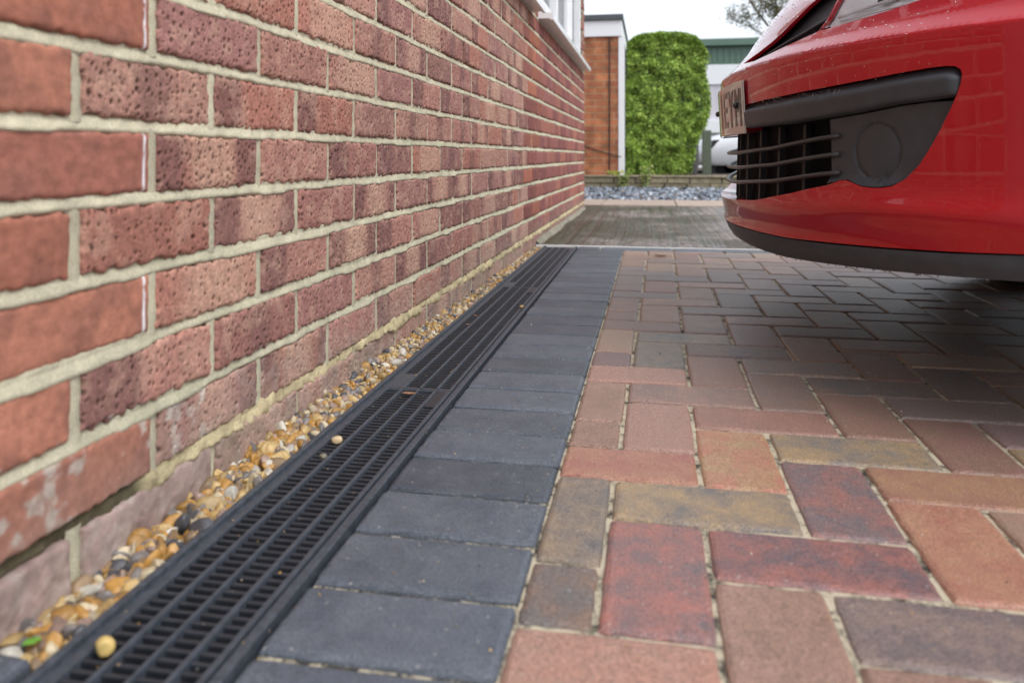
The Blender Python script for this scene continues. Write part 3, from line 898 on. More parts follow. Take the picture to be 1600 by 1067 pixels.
# ------------------------------------------------------------------ stones
def ico(sub):
    bm = bmesh.new(); bmesh.ops.create_icosphere(bm, subdivisions=sub, radius=1)
    bm.verts.index_update()
    V = np.array([v.co[:] for v in bm.verts]); F = np.array([[v.index for v in f.verts] for f in bm.faces]); bm.free()
    return V, F
ICO = {k: ico(k) for k in (1, 2, 3)}
def stone_shape(sub, r, flat=1.0, planes=5):
    V, F = ICO[sub]
    V = V.copy()
    for _ in range(planes):
        n = r.normal(size=3); n /= np.linalg.norm(n)
        d = r.uniform(0.45, 0.85)
        s = V @ n
        V = V - np.where(s > d, (s - d), 0)[:, None] * n[None, :] * 0.9
    V = V * np.array([r.uniform(0.9, 1.35), r.uniform(0.7, 1.0), r.uniform(0.5, 0.8) * flat])
    return V, F
def rotm(r, tilt=PI):
    a, b, c = r.uniform(0, 2 * PI), r.uniform(-tilt, tilt), r.uniform(-tilt, tilt)
    ca, sa, cb, sb_, cc, sc = math.cos(a), math.sin(a), math.cos(b), math.sin(b), math.cos(c), math.sin(c)
    Rz = np.array([[ca, -sa, 0], [sa, ca, 0], [0, 0, 1]]); Rx = np.array([[1, 0, 0], [0, cb, -sb_], [0, sb_, cb]]); Ry = np.array([[cc, 0, sc], [0, 1, 0], [-sc, 0, cc]])
    return Rz @ Rx @ Ry
GP = [((0.50, 0.27, 0.07), 0.2), ((0.55, 0.38, 0.16), 0.2), ((0.60, 0.50, 0.33), 0.16), ((0.30, 0.20, 0.11), 0.14), ((0.22, 0.20, 0.19), 0.10), ((0.62, 0.58, 0.50), 0.06), ((0.36, 0.25, 0.2), 0.10), ((0.09, 0.09, 0.10), 0.07)]
gw = np.array([w for _, w in GP]); gw /= gw.sum()
def stone_field(name, pts, sizes, subs, pal, w, mat_, tilt=PI, flat=1.0, planes=5, smooth=True, tone=1.0):
    r = np.random.default_rng(11)
    lib = {s: [stone_shape(s, r, flat, planes) for _ in range(24)] for s in set(subs)}
    VV, FF, CC, n = [], [], [], 0
    for p, sz, sb_ in zip(pts, sizes, subs):
        V, F = lib[sb_][r.integers(24)]
        V = (V * sz) @ rotm(r, tilt).T + p
        c = np.array(pal[r.choice(len(pal), p=w)][0]) * r.uniform(0.7, 1.2) * tone
        VV.append(V); FF.append(F + n); n += len(V); CC.append(np.tile(c, (len(V), 1)))
    return mesh_np(name, np.vstack(VV), np.vstack(FF), mat_, col=np.clip(np.vstack(CC), 0, 1), smooth=smooth)
DX0, DX1 = -0.466, -0.3185       # the channel's outer edges
def gz(Y, t):   # t 0 at drain, 1 at wall
    hw = np.interp(Y, [0.4, 0.7, 1.0, 1.5, 2.0, 2.6, 3.4], [-0.012, 0.003, 0.014, 0.014, 0.006, 0.000, -0.002])
    return -0.007 + (hw) * t ** 1.1
r = np.random.default_rng(5)
pts, sizes, subs = [], [], []
for layer in range(3):
    n = 1750
    Y = 0.535 + 2.835 * r.random(n) ** 1.0
    t = r.random(n)
    X = DX0 - 0.004 + (wallX(Y) + 0.001 - (DX0 - 0.004)) * t
    sz = r.uniform(0.0050, 0.0108, n)
    sz = np.where(r.random(n) < 0.08, sz * 1.35, sz)
    sz = sz * np.where(Y < 1.2, 1.18, 1.0)
    X = np.clip(X, DX0 - .1, DX0 - 0.003 - sz * .35)
    Z = gz(Y, t) - 0.008 + layer * 0.004 + r.uniform(-0.003, 0.003, n)
    for i in range(n):
        pts.append((X[i], Y[i], Z[i])); sizes.append(sz[i]); subs.append(3 if Y[i] < 1.0 else 2)
grv = stone_field('gravel', pts, sizes, subs, GP, gw, M['gravel'], smooth=True, tone=0.80, planes=8)
tag(grv, 'golden flint gravel filling the narrow gap between the brick wall and the drain', 'gravel', kind='stuff')
gb = MB()
gb.add([(-0.6, 0.45, -0.02), (-0.46, 0.45, -0.02), (-0.46, 3.4, -0.02), (-0.6, 3.4, -0.02)], [(0, 1, 2, 3)])
tag(gb.build('gravel_bed', M['soil'], usecol=False), kind='structure')

# slate chippings
grn = 1500
gx = r.uniform(-0.45, 1.3, grn); gy = 0.45 + 2.6 * r.random(grn) ** 1.6
grit = stone_field('scattered_grit', [(x_, y_, 0.0012) for x_, y_ in zip(gx, gy)], r.uniform(0.0005, 0.0013, grn) * np.where(r.random(grn) < .05, 1.7, 1), [1] * grn, GP, gw, M['gravel'], tone=1.0)
tag(grit, 'fine sandy grit scattered over the block paving and drain', 'grit', kind='stuff')
SP = [((0.24, 0.28, 0.34), .35), ((0.33, 0.37, 0.43), .3), ((0.15, 0.17, 0.21), .2), ((0.5, 0.53, 0.57), .1), ((0.4, 0.33, 0.3), .05)]
sw = np.array([w for _, w in SP])
n = 5200
X = r.uniform(-1.5, 4.2, n); Y = r.uniform(7.0, 8.56, n)
Z = 0.005 + (Y - 7.0) / 1.55 * 0.045 + r.uniform(-0.01, 0.012, n)
sl = stone_field('slate_chippings', np.stack([X, Y, Z], -1), r.uniform(0.014, 0.034, n), [1] * n, SP, sw, M['slate'], tilt=0.6, flat=0.4, smooth=False)
tag(sl, 'blue grey slate chippings in the bed between the pink slabs and the low stone wall', 'slate chippings', kind='stuff')
sb2 = MB(); sb2.add([(-2, 6.98, -0.012), (6, 6.98, -0.012), (6, 8.7, 0.035), (-2, 8.7, 0.035)], [(0, 1, 2, 3)])
tag(sb2.build('slate_bed', M['soil'], usecol=False), kind='structure')

# ------------------------------------------------------------------ drain channel and its grates
chn = thing('drain_channel', 'long black plastic drainage channel sunk between the gravel strip and the charcoal blocks', 'drain channel', (-0.392, 1.85, -0.1))
DY0, DY1 = -0.9, 3.384
b = MB()
b.box(DX0, DX0 + 0.0075, DY0, DY1, -0.1, 0.003, b=0.0012)
b.box(DX0 + 0.0075, DX0 + 0.013, DY0 + 0.001, DY1 - 0.001, -0.0985, -0.003)
b.build('left_rim', M['plastic_dust'], chn, usecol=False).name = 'rim'
b = MB()
b.box(DX1 - 0.0085, DX1, DY0, DY1, -0.1, 0.0015, b=0.0012)
b.box(DX1 - 0.013, DX1 - 0.0085, DY0 + 0.001, DY1 - 0.001, -0.0985, -0.003)
b.build('rim', M['plastic_dust'], chn, usecol=False)
b = MB().box(DX0 + 0.013, DX1 - 0.013, DY0, DY1, -0.1, -0.085)
b.build('trough', M['void'], chn, usecol=False)

GL, GR = DX0 + 0.0142, DX1 - 0.0142          # -0.4518 .. -0.3327
def make_grate(y0, y1, label):
    t = thing('drain_grate', label, 'drain grate', (-0.392, y0, 0), 'black slotted grates covering the drain channel')
    topz = 0.0
    fr = MB()
    cols = [(-0.4435, -0.4205), (-0.4155, -0.3905), (-0.3865, -0.3615), (-0.3565, -0.3385)]
    edges_ = [GL, -0.4435, -0.4205, -0.4155, -0.3905, -0.3865, -0.3615, -0.3565, -0.3385, GR]
    # side rails, ribs (slightly proud), end bars
    for a, b_ in ((GL, -0.4435), (-0.3385, GR)):
        fr.box(a, b_, y0, y1, -0.018, topz, b=0.0008)
    for a, b_ in ((-0.4205, -0.4155), (-0.3905, -0.3865), (-0.3615, -0.3565)):
        fr.box(a, b_, y0 + 0.001, y1 - 0.001, -0.02, topz + 0.0014, b=0.0011)
    fr.box(GL + 0.001, GR - 0.001, y0 + 0.0006, y0 + 0.0062, -0.017, topz - 0.0006)
    fr.box(GL + 0.001, GR - 0.001, y1 - 0.0062, y1 - 0.0006, -0.017, topz - 0.0006)
    fr.build('frame', M['plastic_rib'], t, usecol=False)
    br = MB()
    pitch = 0.0121
    n = int((y1 - y0 - 0.012) / pitch)
    for ci, (a, b_) in enumerate(cols):
        for k in range(n + 1):
            yy = y0 + 0.0062 + pitch * (k + 0.45)
            if yy > y1 - 0.01: break
            if ci == 0 and yy < y0 + 0.088: continue
            if ci == 3 and yy > y1 - 0.088: continue
            # bar with sloping sides, a touch below the ribs
            zt = topz - 0.0018; h = 0.0026
            V = [(xx, yy + s_ * hh, zz) for xx in (a - 0.0004, b_ + 0.0004) for (s_, hh, zz) in ((-1, 0.0016, -0.014), (-1, h - 0.0005, zt - 0.0008), (-1, h - 0.0012, zt), (1, h - 0.0012, zt), (1, h - 0.0005, zt - 0.0008), (1, 0.0016, -0.014))]
            F = [(0, 5, 4, 3, 2, 1), (6, 7, 8, 9, 10, 11)] + [(i, (i + 1) % 6, (i + 1) % 6 + 6, i + 6) for i in range(6)]
            br.add(V, F)
    br.build('slot_bars', M['plastic'], t, usecol=False)
    pl = MB().box(-0.4437, -0.4203, y0 + 0.006, y0 + 0.085, -0.012, topz - 0.0004, b=0.0006)
    pl.build('locking_plate', M['plastic_dust'], t, usecol=False)
    pl = MB().box(-0.3567, -0.3383, y1 - 0.085, y1 - 0.006, -0.012, topz - 0.0004, b=0.0006)
    pl.build('locking_plate', M['plastic'], t, usecol=False)
    return t
M['plastic_rib'] = mat('grate_frame_plastic', base=(0.055, 0.066, 0.084), rough=0.40, noise=[(90, 0.25)], bump=[(500, 0.12, 0.0006)])
J = [0.225, 1.265, 2.305, 3.345]
make_grate(J[0] + 0.001, J[1] - 0.001, 'nearest black slotted drain grate, cut off by the bottom of the picture')
make_grate(J[1] + 0.001, J[2] - 0.001, 'middle black slotted drain grate, between the nearest grate and the one by the white strip')
make_grate(J[2] + 0.001, J[3] - 0.001, 'farthest black slotted drain grate, ending at the white strip before the concrete')
J0 = J[0] - 0.002

# stray bits lying on the grates
def pebble(name, loc, size, col, label, cat='pebble', seed=1, mat_='pebble', zs=0.75, planes=2):
    rr = np.random.default_rng(seed)
    V, F = ICO[3]; V = V.copy()
    for _ in range(planes):
        n_ = rr.normal(size=3); n_ /= np.linalg.norm(n_); s = V @ n_
        V = V - np.where(s > 0.7, s - 0.7, 0)[:, None] * n_ * 0.8
    V = V * np.array([1.0, 0.85, zs]) * size
    V[:, 2] -= V[:, 2].min()
    V = V + np.array(loc)
    o = mesh_np(name, V, F, M[mat_], col=np.tile(np.array(col), (len(V), 1)), smooth=True)
    tag(o, label, cat)
    return o
pebble('pebble', (-0.4300, 0.548, -0.003), 0.0082, (0.55, 0.40, 0.14), 'round yellow pebble sitting on the nearest grate close to the bottom of the picture', seed=3, zs=0.95)
pebble('pebble', (-0.4300, 1.010, -0.003), 0.0078, (0.62, 0.47, 0.28), 'cream and tan pebble resting on the nearest grate, halfway along its visible length', seed=4)
pebble('pebble', (-0.4290, 0.962, -0.007), 0.0060, (0.18, 0.16, 0.12), 'small dull grey brown pebble wedged in a slot just below the cream pebble', seed=5)
pebble('pebble', (-0.333, 1.98, 0.0005), 0.006, (0.42, 0.27, 0.12), 'tiny orange brown stone on the right rim of the drain beside the charcoal blocks', seed=6)
def leaf_obj(loc, L_, W_, rz, label, mat_='dry_leaf', curl=0.3, name='fallen_leaf'):
    V = []; F = []
    n = 8
    for i in range(n + 1):
        t = i / n; w = W_ * math.sin(PI * min(max(t, 0.02), 0.98)) ** 0.7
        for j, s in enumerate((-1, 0, 1)):
            x_, y_ = (t - 0.5) * L_, s * w / 2
            z_ = 0.0015 + curl * L_ * (abs(t - 0.5) ** 2) + abs(s) * w * 0.25 + 0.0003 * math.sin(9 * t)
            V.append((loc[0] + x_ * math.cos(rz) - y_ * math.sin(rz), loc[1] + x_ * math.sin(rz) + y_ * math.cos(rz), loc[2] + z_))
    for i in range(n):
        for j in range(2):
            F.append((i * 3 + j, i * 3 + j + 1, i * 3 + 4 + j, i * 3 + 3 + j))
    o = mesh_np(name, V, F, M[mat_], smooth=True)
    md = o.modifiers.new('thick', 'SOLIDIFY'); md.thickness = 0.0004
    return tag(o, label, 'leaf')
leaf_obj((-0.395, 1.225, 0.001), 0.024, 0.010, 0.1, 'curled brown dead leaf lying on the nearest grate just before the joint')
leaf_obj((-0.428, 1.86, 0.0), 0.014, 0.006, -0.6, 'small orange leaf fragment on the middle grate, the farther of two close together')
leaf_obj((-0.424, 1.76, 0.0), 0.012, 0.006, 0.3, 'small orange leaf fragment on the middle grate, the nearer of two close together')
M['tan_leaf'] = mat('tan_leaf', base=(0.50, 0.36, 0.26), rough=0.7)
leaf_obj((0.037, 3.10, 0.001), 0.055, 0.03, 0.05, 'dry tan curled leaf lying on the far paving near the white strip', mat_='tan_leaf')
leaf_obj((-0.497, 0.548, -0.002), 0.014, 0.010, 0.8, 'little bright green leaf on the gravel beside the dark block in the near corner', mat_='green_leaf')

# ------------------------------------------------------------------ the red car
Wc, Lc, Yc, Xn = .88, .58, 1.9, .168
ZP = [.19, .205, .22, .245, .26, .30, .32, .36, .42, .50, .56, .578, .60, .64, .70, .80, .90]
OP = [-.05, -.03, -.018, -.008, -.010, -.001, -.003, -.008, -.008, -.003, 0, 0, -.026, -.060, -.100, -.18, -.32]
_zz = np.linspace(0.18, 0.92, 741)
_oo = np.interp(_zz, ZP, OP)
_ker = np.exp(-(np.arange(-10, 11) / 2.0) ** 2); _ker /= _ker.sum()
_oo = np.convolve(np.pad(_oo, 10, mode='edge'), _ker, mode='valid')
def offz(z): return np.interp(z, _zz, _oo)
def surf(a, z, d=0.0):
    a = np.asarray(a, float); z = np.asarray(z, float)
    o = offz(z)
    k = np.interp(z, [.56, .66], [1, .25])
    nx = -np.cos(a) * Wc; ny = -np.sin(a) * Lc
    l = np.hypot(nx, ny); nx = nx / l; ny = ny / l
    X = Xn + Lc * (1 - np.cos(a)) + nx * o
    Y = Yc - Wc * np.sin(a) + ny * o * k
    if np.any(d):
        e = 1e-4
        # outward normal from finite differences
        P0 = np.stack(surf(a - e, z), -1); P1 = np.stack(surf(a + e, z), -1)
        Q0 = np.stack(surf(a, z - e), -1); Q1 = np.stack(surf(a, z + e), -1)
        N = np.cross(P1 - P0, Q1 - Q0); N /= np.linalg.norm(N, axis=-1, keepdims=True)
        N = N * np.where((N[..., 0] * nx + N[..., 1] * ny) < 0, -1, 1)[..., None]
        d = np.asarray(d)
        return X + N[..., 0] * d, Y + N[..., 1] * d, z + N[..., 2] * d
    return X, Y, z + 0 * X

def inpoly(P, poly):
    x, y = P[:, 0], P[:, 1]; r_ = np.zeros(len(P), bool); n = len(poly)
    for i in range(n):
        x0, y0 = poly[i]; x1, y1 = poly[(i + 1) % n]
        c = ((y0 > y) != (y1 > y)) & (x < (x1 - x0) * (y - y0) / ((y1 - y0) or 1e-12) + x0)
        r_ ^= c
    return r_
def dens(poly, st):
    out = []
    n = len(poly)
    for i in range(n):
        p, q = np.array(poly[i]), np.array(poly[(i + 1) % n])
        k = max(1, int(np.ceil(np.linalg.norm(q - p) / st)))
        for j in range(k): out.append(tuple(p + (q - p) * j / k))
    return out
def smooth_poly(poly, it=2, keep=()):
    P = [tuple(p) for p in poly]
    for _ in range(it):
        Q = []
        n = len(P)
        for i in range(n):
            p, q = np.array(P[i]), np.array(P[(i + 1) % n])
            Q += [tuple(p * .75 + q * .25), tuple(p * .25 + q * .75)]
        P = Q
    return P
def patch(name, outer, holes, fn, mat_, parent, sa=0.016, sz=0.009, skirt=0.012, skirt_hole=None, dfun=None, extra=None, mats=None):
    """region in (u,v) space -> surface mesh through fn(u,v,d) with inward skirts"""
    outer = dens(outer, 0.012); holes = [dens(h_, 0.010) for h_ in holes]
    loops = [outer] + holes
    pts = []; edges_ = []
    for lp in loops:
        s = len(pts); pts += lp
        edges_ += [(s + i, s + (i + 1) % len(lp)) for i in range(len(lp))]
    nbnd = len(pts)
    ua = [p[0] for p in outer]; va = [p[1] for p in outer]
    gu = np.arange(min(ua) + sa * .5, max(ua), sa); gv = np.arange(min(va) + sz * .5, max(va), sz)
    GU, GV = np.meshgrid(gu, gv); G_ = np.stack([GU.ravel(), GV.ravel()], -1)
    if extra is not None: G_ = np.vstack([G_, extra])
    keep = inpoly(G_, outer)
    for h_ in holes: keep &= ~inpoly(G_, h_)
    B = np.array(pts)
    G_ = G_[keep]
    if len(G_):
        dm = np.min(((G_[:, None, 0] - B[None, :, 0]) / sa) ** 2 + ((G_[:, None, 1] - B[None, :, 1]) / sz) ** 2, axis=1) if len(G_) * len(B) < 3e7 else np.ones(len(G_))
        G_ = G_[dm > 0.12]
    allp = [Vector(p) for p in pts] + [Vector((float(p[0]), float(p[1]))) for p in G_]
    vo, eo, fo, _, _, _ = delaunay_2d_cdt(allp, edges_, [], 0, 1e-6)
    UV = np.array([v[:] for v in vo])
    F = np.array([f for f in fo if len(f) == 3])
    cen = UV[F].mean(1)
    k = inpoly(cen, outer)
    for h_ in holes: k &= ~inpoly(cen, h_)
    F = F[k]
    d = dfun(UV) if dfun else np.zeros(len(UV))
    X, Y, Z = fn(UV[:, 0], UV[:, 1], d + 1e-9)
    V = np.stack([X, Y, Z], -1)
    used = np.unique(F); remap = -np.ones(len(V), int); remap[used] = np.arange(len(used))
    V = V[used]; UV = UV[used]; F = remap[F]; d = d[used]
    # orientation: outward (towards -X / +-Y): check mean against fn normal
    Xo, Yo, Zo = fn(UV[:, 0], UV[:, 1], d + 0.01)
    N = np.stack([Xo, Yo, Zo], -1) - V
    fn_ = np.cross(V[F[:, 1]] - V[F[:, 0]], V[F[:, 2]] - V[F[:, 0]])
    flip = (fn_ * N[F[:, 0]]).sum(1) < 0
    F[flip] = F[flip][:, ::-1]
    # boundary edges
    from collections import Counter
    cnt = Counter()
    for f in F:
        for i in range(3):
            cnt[(f[i], f[(i + 1) % 3])] += 1
    bd = [(a_, b_) for (a_, b_) in cnt if (b_, a_) not in cnt]
    V = list(map(tuple, V)); FF = [tuple(f) for f in F]
    outs = {}
    sk = lambda uv: skirt if skirt_hole is None else (skirt if min(abs(uv[1] - min(va)), 1) < 0.03 else (0.007 if uv[1] > .585 else skirt_hole))
    def low(i):
        if i not in outs:
            # two-step: a small rounded lip then the depth
            dd = sk(UV[i])
            x1, y1, z1 = fn(UV[i:i + 1, 0], UV[i:i + 1, 1], d[i:i + 1] - dd)
            V.append((float(x1[0]), float(y1[0]), float(z1[0]))); outs[i] = len(V) - 1
        return outs[i]
    nsm = len(FF)
    dupe = {}
    def du(i):
        if i not in dupe:
            V.append(V[i]); dupe[i] = len(V) - 1
        return dupe[i]
    if skirt > 0:
        for a_, b_ in bd:
            FF.append((du(b_), du(a_), low(a_), low(b_)))
    o = mesh_np(name, np.array(V), FF, mats or mat_, parent, smooth=True)
    return o

car = thing('red_car', 'glossy red hatchback parked nose on to the wall, wet bonnet and black bumper trim', 'car', (2.2, 1.9, 0))
mir = lambda L_: [(-a_, z_) for a_, z_ in L_][::-1]
# outlines in (angle round the nose, height)
bar_top = [(.262, .503), (.50, .508), (.641, .512), (.748, .516), (.844, .521), (.92, .5245), (.950, .5245)]
bar_tip = [(.968, .523), (.978, .518), (.981, .511), (.978, .499), (.970, .484)]
fog_right = [(.964, .475), (.955, .462), (.934, .435), (.910, .407), (.887, .383), (.856, .362), (.827, .351), (.800, .3475), (.781, .347), (.751, .348), (.726, .353), (.704, .3575), (.685, .3565), (.651, .348)]
gr_bot = [(.59, .340), (.525, .330), (.348, .309), (.20, .302), (.10, .300)]
right_half = [(.0, .443), (.20, .443), (.262, .450)] + bar_top[:1] + bar_top[1:] + bar_tip + fog_right + gr_bot
hole = right_half + mir(right_half)[:-1]
hole = [p for i, p in enumerate(hole) if i == 0 or (abs(p[0] - hole[i - 1][0]) + abs(p[1] - hole[i - 1][1])) > 1e-5]
lip_top = [(-PI / 2, .275), (-1.09, .2665), (-.956, .261), (-.767, .255), (-.493, .247), (-.2, .246), (0, .246), (.2, .246), (.493, .247), (.767, .255), (.956, .261), (1.09, .2665), (PI / 2, .275)]
ZTOP = 0.90
scoop = [(.15, .601), (.20, .597), (.29, .592), (.358, .597), (.431, .605), (.50, .612), (.540, .6165), (.552, .620), (.548, .64), (.530, .690), (.505, .715), (.470, .715), (.40, .690), (.340, .655), (.290, .630), (.240, .615), (.18, .607)]
lamp = [(.556, .6185), (.675, .6215), (.761, .6265), (.839, .6345), (.95, .650), (1.08, .675), (1.20, .712), (1.18, .745), (1.05, .755), (.85, .755), (.68, .745), (.555, .725), (.535, .705), (.552, .650)]
top_edge = [(a_, ZTOP) for a_ in np.linspace(PI / 2, -PI / 2, 60)]
fnS = lambda u, v, d: surf(u, v, d)
# wheel arch bite out of the sides is behind the front patch
def chin(UV):
    # the red skin swells out under the fog panels, giving a soft shelf
    a_, z_ = UV[:, 0], UV[:, 1]
    return 0.010 * np.exp(-((np.abs(a_) - 0.86) / 0.22) ** 2 - ((z_ - 0.315) / 0.016) ** 2)
body = patch('front_bumper_and_wings', lip_top + top_edge, [hole, scoop, mir(scoop), lamp, mir(lamp)], fnS, M['paint'], car, sa=0.018, sz=0.0075, skirt=0.012, skirt_hole=0.035, dfun=chin, extra=np.stack([q.ravel() for q in np.meshgrid(np.arange(-1.5, 1.5, .016), np.arange(.568, .606, .0028))], -1))
body.name = 'front_bodywork'
# black spoiler lip
lip_b = [(-PI / 2, .243), (-1.09, .229), (-.92, .223), (-.824, .219), (-.667, .213), (-.429, .203), (-.26, .202), (-.13, .206), (0, .208), (.13, .206), (.26, .202), (.429, .203), (.667, .213), (.824, .219), (.92, .223), (1.09, .229), (PI / 2, .243)]
lo = [(a_, z_ - 0.0028) for a_, z_ in lip_top]
patch('spoiler_lip', lip_b + lo[::-1], [], fnS, M['trim'], car, sa=0.02, sz=0.006, skirt=0.03, dfun=lambda UV: -0.0012 + 0 * UV[:, 0])
patch('bumper_joint', [(a_, .226) for a_ in np.linspace(-1.56, 1.56, 60)] + [(a_, .292) for a_ in np.linspace(1.56, -1.56, 60)], [], fnS, M['grille_black'], car, sa=0.05, sz=0.03, skirt=0, dfun=lambda UV: -0.014 + 0 * UV[:, 0])
# dark liner behind every opening
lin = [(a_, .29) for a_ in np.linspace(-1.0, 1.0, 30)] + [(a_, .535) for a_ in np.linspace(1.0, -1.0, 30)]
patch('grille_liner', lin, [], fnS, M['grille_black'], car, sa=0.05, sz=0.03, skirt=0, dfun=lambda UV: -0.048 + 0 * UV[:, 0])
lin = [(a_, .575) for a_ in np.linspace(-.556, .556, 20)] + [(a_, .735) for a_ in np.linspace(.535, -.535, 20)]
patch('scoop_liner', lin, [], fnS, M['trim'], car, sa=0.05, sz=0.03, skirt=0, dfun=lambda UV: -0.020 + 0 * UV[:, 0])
# bar and fog panel, both sides
def shrink(poly, k):
    P = np.array(poly); c = P.mean(0); n = len(P); out = []
    for i in range(n):
        t = P[(i + 1) % n] - P[i - 1]; nn = np.array([t[1], -t[0]]); nn /= (np.linalg.norm(nn) + 1e-9)
        q = P[i] + nn * k
        q2 = P[i] - nn * k
        out.append(tuple(q if inpoly(np.array([q]), poly)[0] else q2))
    return out
bt_a = [.258, .262, .50, .641, .748, .844, .92, .950]; 
def bar_z(a_):
    top = np.interp(a_, [p[0] for p in bar_top] + [.968, .979], [p[1] for p in bar_top] + [.5225, .512])
    bot = np.interp(a_, [.262, .507, .642, .748, .839, .907, .968, .979], [.4535, .4545, .460, .466, .474, .4765, .480, .500])
    return bot, top - 0.0015
for sgn in (1, -1):
    na, nk = 90, 15
    aa = np.concatenate([[.252], np.linspace(.256, .95, na - 8), .95 + (.978 - .95) * np.sin(np.linspace(0, PI / 2, 8))[1:]])
    VV = []
    for i, a_ in enumerate(aa):
        b0, t0 = bar_z(a_)
        for k_ in range(nk):
            t = k_ / (nk - 1)
            bulge = float(np.interp(t, [0, .05, .12, .62, .72, .95, 1], [-.010, 0.002, .0055, .0070, .0050, -.0085, -.0115]))
            if i == 0: bulge -= 0.012
            if i == 1: bulge -= 0.004
            e_ = max(0, (a_ - .955) / .023); bulge -= 0.012 * min(1, e_) ** 2
            x_, y_, z_ = surf(sgn * a_, b0 + (t0 - b0) * t, bulge)
            VV.append((float(x_), float(y_), float(z_)))
    n_a = len(aa)
    idx = np.arange(n_a * nk).reshape(n_a, nk)
    F = np.stack([idx[:-1, :-1], idx[:-1, 1:], idx[1:, 1:], idx[1:, :-1]], -1).reshape(-1, 4)
    if sgn > 0: F = F[:, ::-1]
    o = mesh_np('bumper_bar', np.array(VV), F.copy(), M['trim'], car, smooth=True)
    fp = [(.643, .4575), (.748, .4635), (.839, .4715), (.907, .4745), (.960, .4745)] + [(a_ - 0.003, z_ + 0.0015) for a_, z_ in fog_right[1:]]
    fp[-1] = (.645, .3505)
    ca_, cz_ = .7745, .4035
    def ringpts(rad, n=40):
        # metric circle: arc length per radian about .745
        return np.array([(ca_ + rad / .745 * math.cos(q), cz_ + rad * math.sin(q)) for q in np.linspace(0, 2 * PI, n, endpoint=False)])
    ex = np.vstack([ringpts(rr_) for rr_ in (.0475, .0455, .0440, .0425, .0405, .030, .015)])
    def fd(UV):
        rad = np.hypot((np.abs(UV[:, 0]) - ca_) * .745, UV[:, 1] - cz_)
        dd = -0.010 - 0.0026 * np.exp(-((rad - .0440) / .0022) ** 2)
        dd = np.where(rad < .044, dd - 0.0015 + 0.002 * (1 - (rad / .044) ** 2), dd)
        # shelf curling out at its foot
        foot = np.clip((.3665 - UV[:, 1]) / .014, 0, 1)
        return dd + 0.009 * foot ** 1.3
    if sgn > 0: patch('fog_lamp_panel', fp, [], fnS, M['trim'], car, sa=0.012, sz=0.008, skirt=0.03, dfun=fd, extra=ex)
    else: patch('fog_lamp_panel', mir(fp), [], fnS, M['trim'], car, sa=0.012, sz=0.008, skirt=0.03, dfun=fd, extra=ex * np.array([-1, 1]))
# grille fins and slats
for k_ in range(-5, 6):
    a_ = k_ * 0.125
    V = []
    for z_ in (.305, .452):
        for dd in (-0.047, -0.036):
            for s_ in (-1, 1):
                x_, y_, z2 = surf(a_ + s_ * 0.006, z_, dd)
                V.append((float(x_), float(y_), float(z2)))
    if abs(a_) < .6: mesh_np('grille_fin', np.array(V), [(0, 1, 3, 2), (4, 6, 7, 5), (0, 4, 5, 1), (2, 3, 7, 6), (0, 2, 6, 4), (1, 5, 7, 3)], M['fin'], car)
for zs_ in ([.404, .404, .412, .430], [.371, .371, .380, .400], [.339, .340, .350, .369]):
    P = []
    for a_ in np.linspace(-.672, .672, 61):
        z_ = np.interp(abs(a_), [0, .12, .403, .668], zs_)
        dd = -0.0145 + 0.010 * min(1, abs(a_) / .60) ** 3 if abs(a_) < .63 else -0.0045 - (abs(a_) - .63) * 0.12
        P.append(tuple(float(q) for q in surf(a_, z_, dd)))
    MB().tube(P, [0.0043] * len(P), 12, ry=0.0075).build('grille_slat', M['slat'], car, smooth=True, usecol=False)
# number plate: curved with the bumper, raised dark characters
sS = lambda s_: s_ / 0.885      # arc length from the centre -> angle
def on_plate(s_, z_, d_): return tuple(float(q) for q in surf(sS(s_), 0.4985 + (z_ - 0.4985) * 1.0, d_))
pz0, pz1, psr = .4445, .5545, .2525
V = []; F = []
ss = np.linspace(-psr, psr, 41)
for d_ in (0.0075, 0.0045):
    for s_ in ss:
        for z_ in (pz0, pz0 + .004, pz1 - .004, pz1):
            V.append(on_plate(s_, z_, d_ - (0.0008 if z_ in (pz0, pz1) and d_ > .006 else 0)))
n_ = len(ss)
for i in range(n_ - 1):
    for j in range(3):
        F.append((i * 4 + j, (i + 1) * 4 + j, (i + 1) * 4 + j + 1, i * 4 + j + 1))
        o_ = n_ * 4
        F.append((o_ + i * 4 + j + 1, o_ + (i + 1) * 4 + j + 1, o_ + (i + 1) * 4 + j, o_ + i * 4 + j))
    F.append((i * 4, o_ + i * 4, o_ + (i + 1) * 4, (i + 1) * 4)); F.append((i * 4 + 3, (i + 1) * 4 + 3, o_ + (i + 1) * 4 + 3, o_ + i * 4 + 3))
for i in (0, n_ - 1):
    q = (i * 4, i * 4 + 3, o_ + i * 4 + 3, o_ + i * 4); F.append(q)
plate = mesh_np('number_plate', np.array(V), F, M['plate_white'], car, smooth=False)
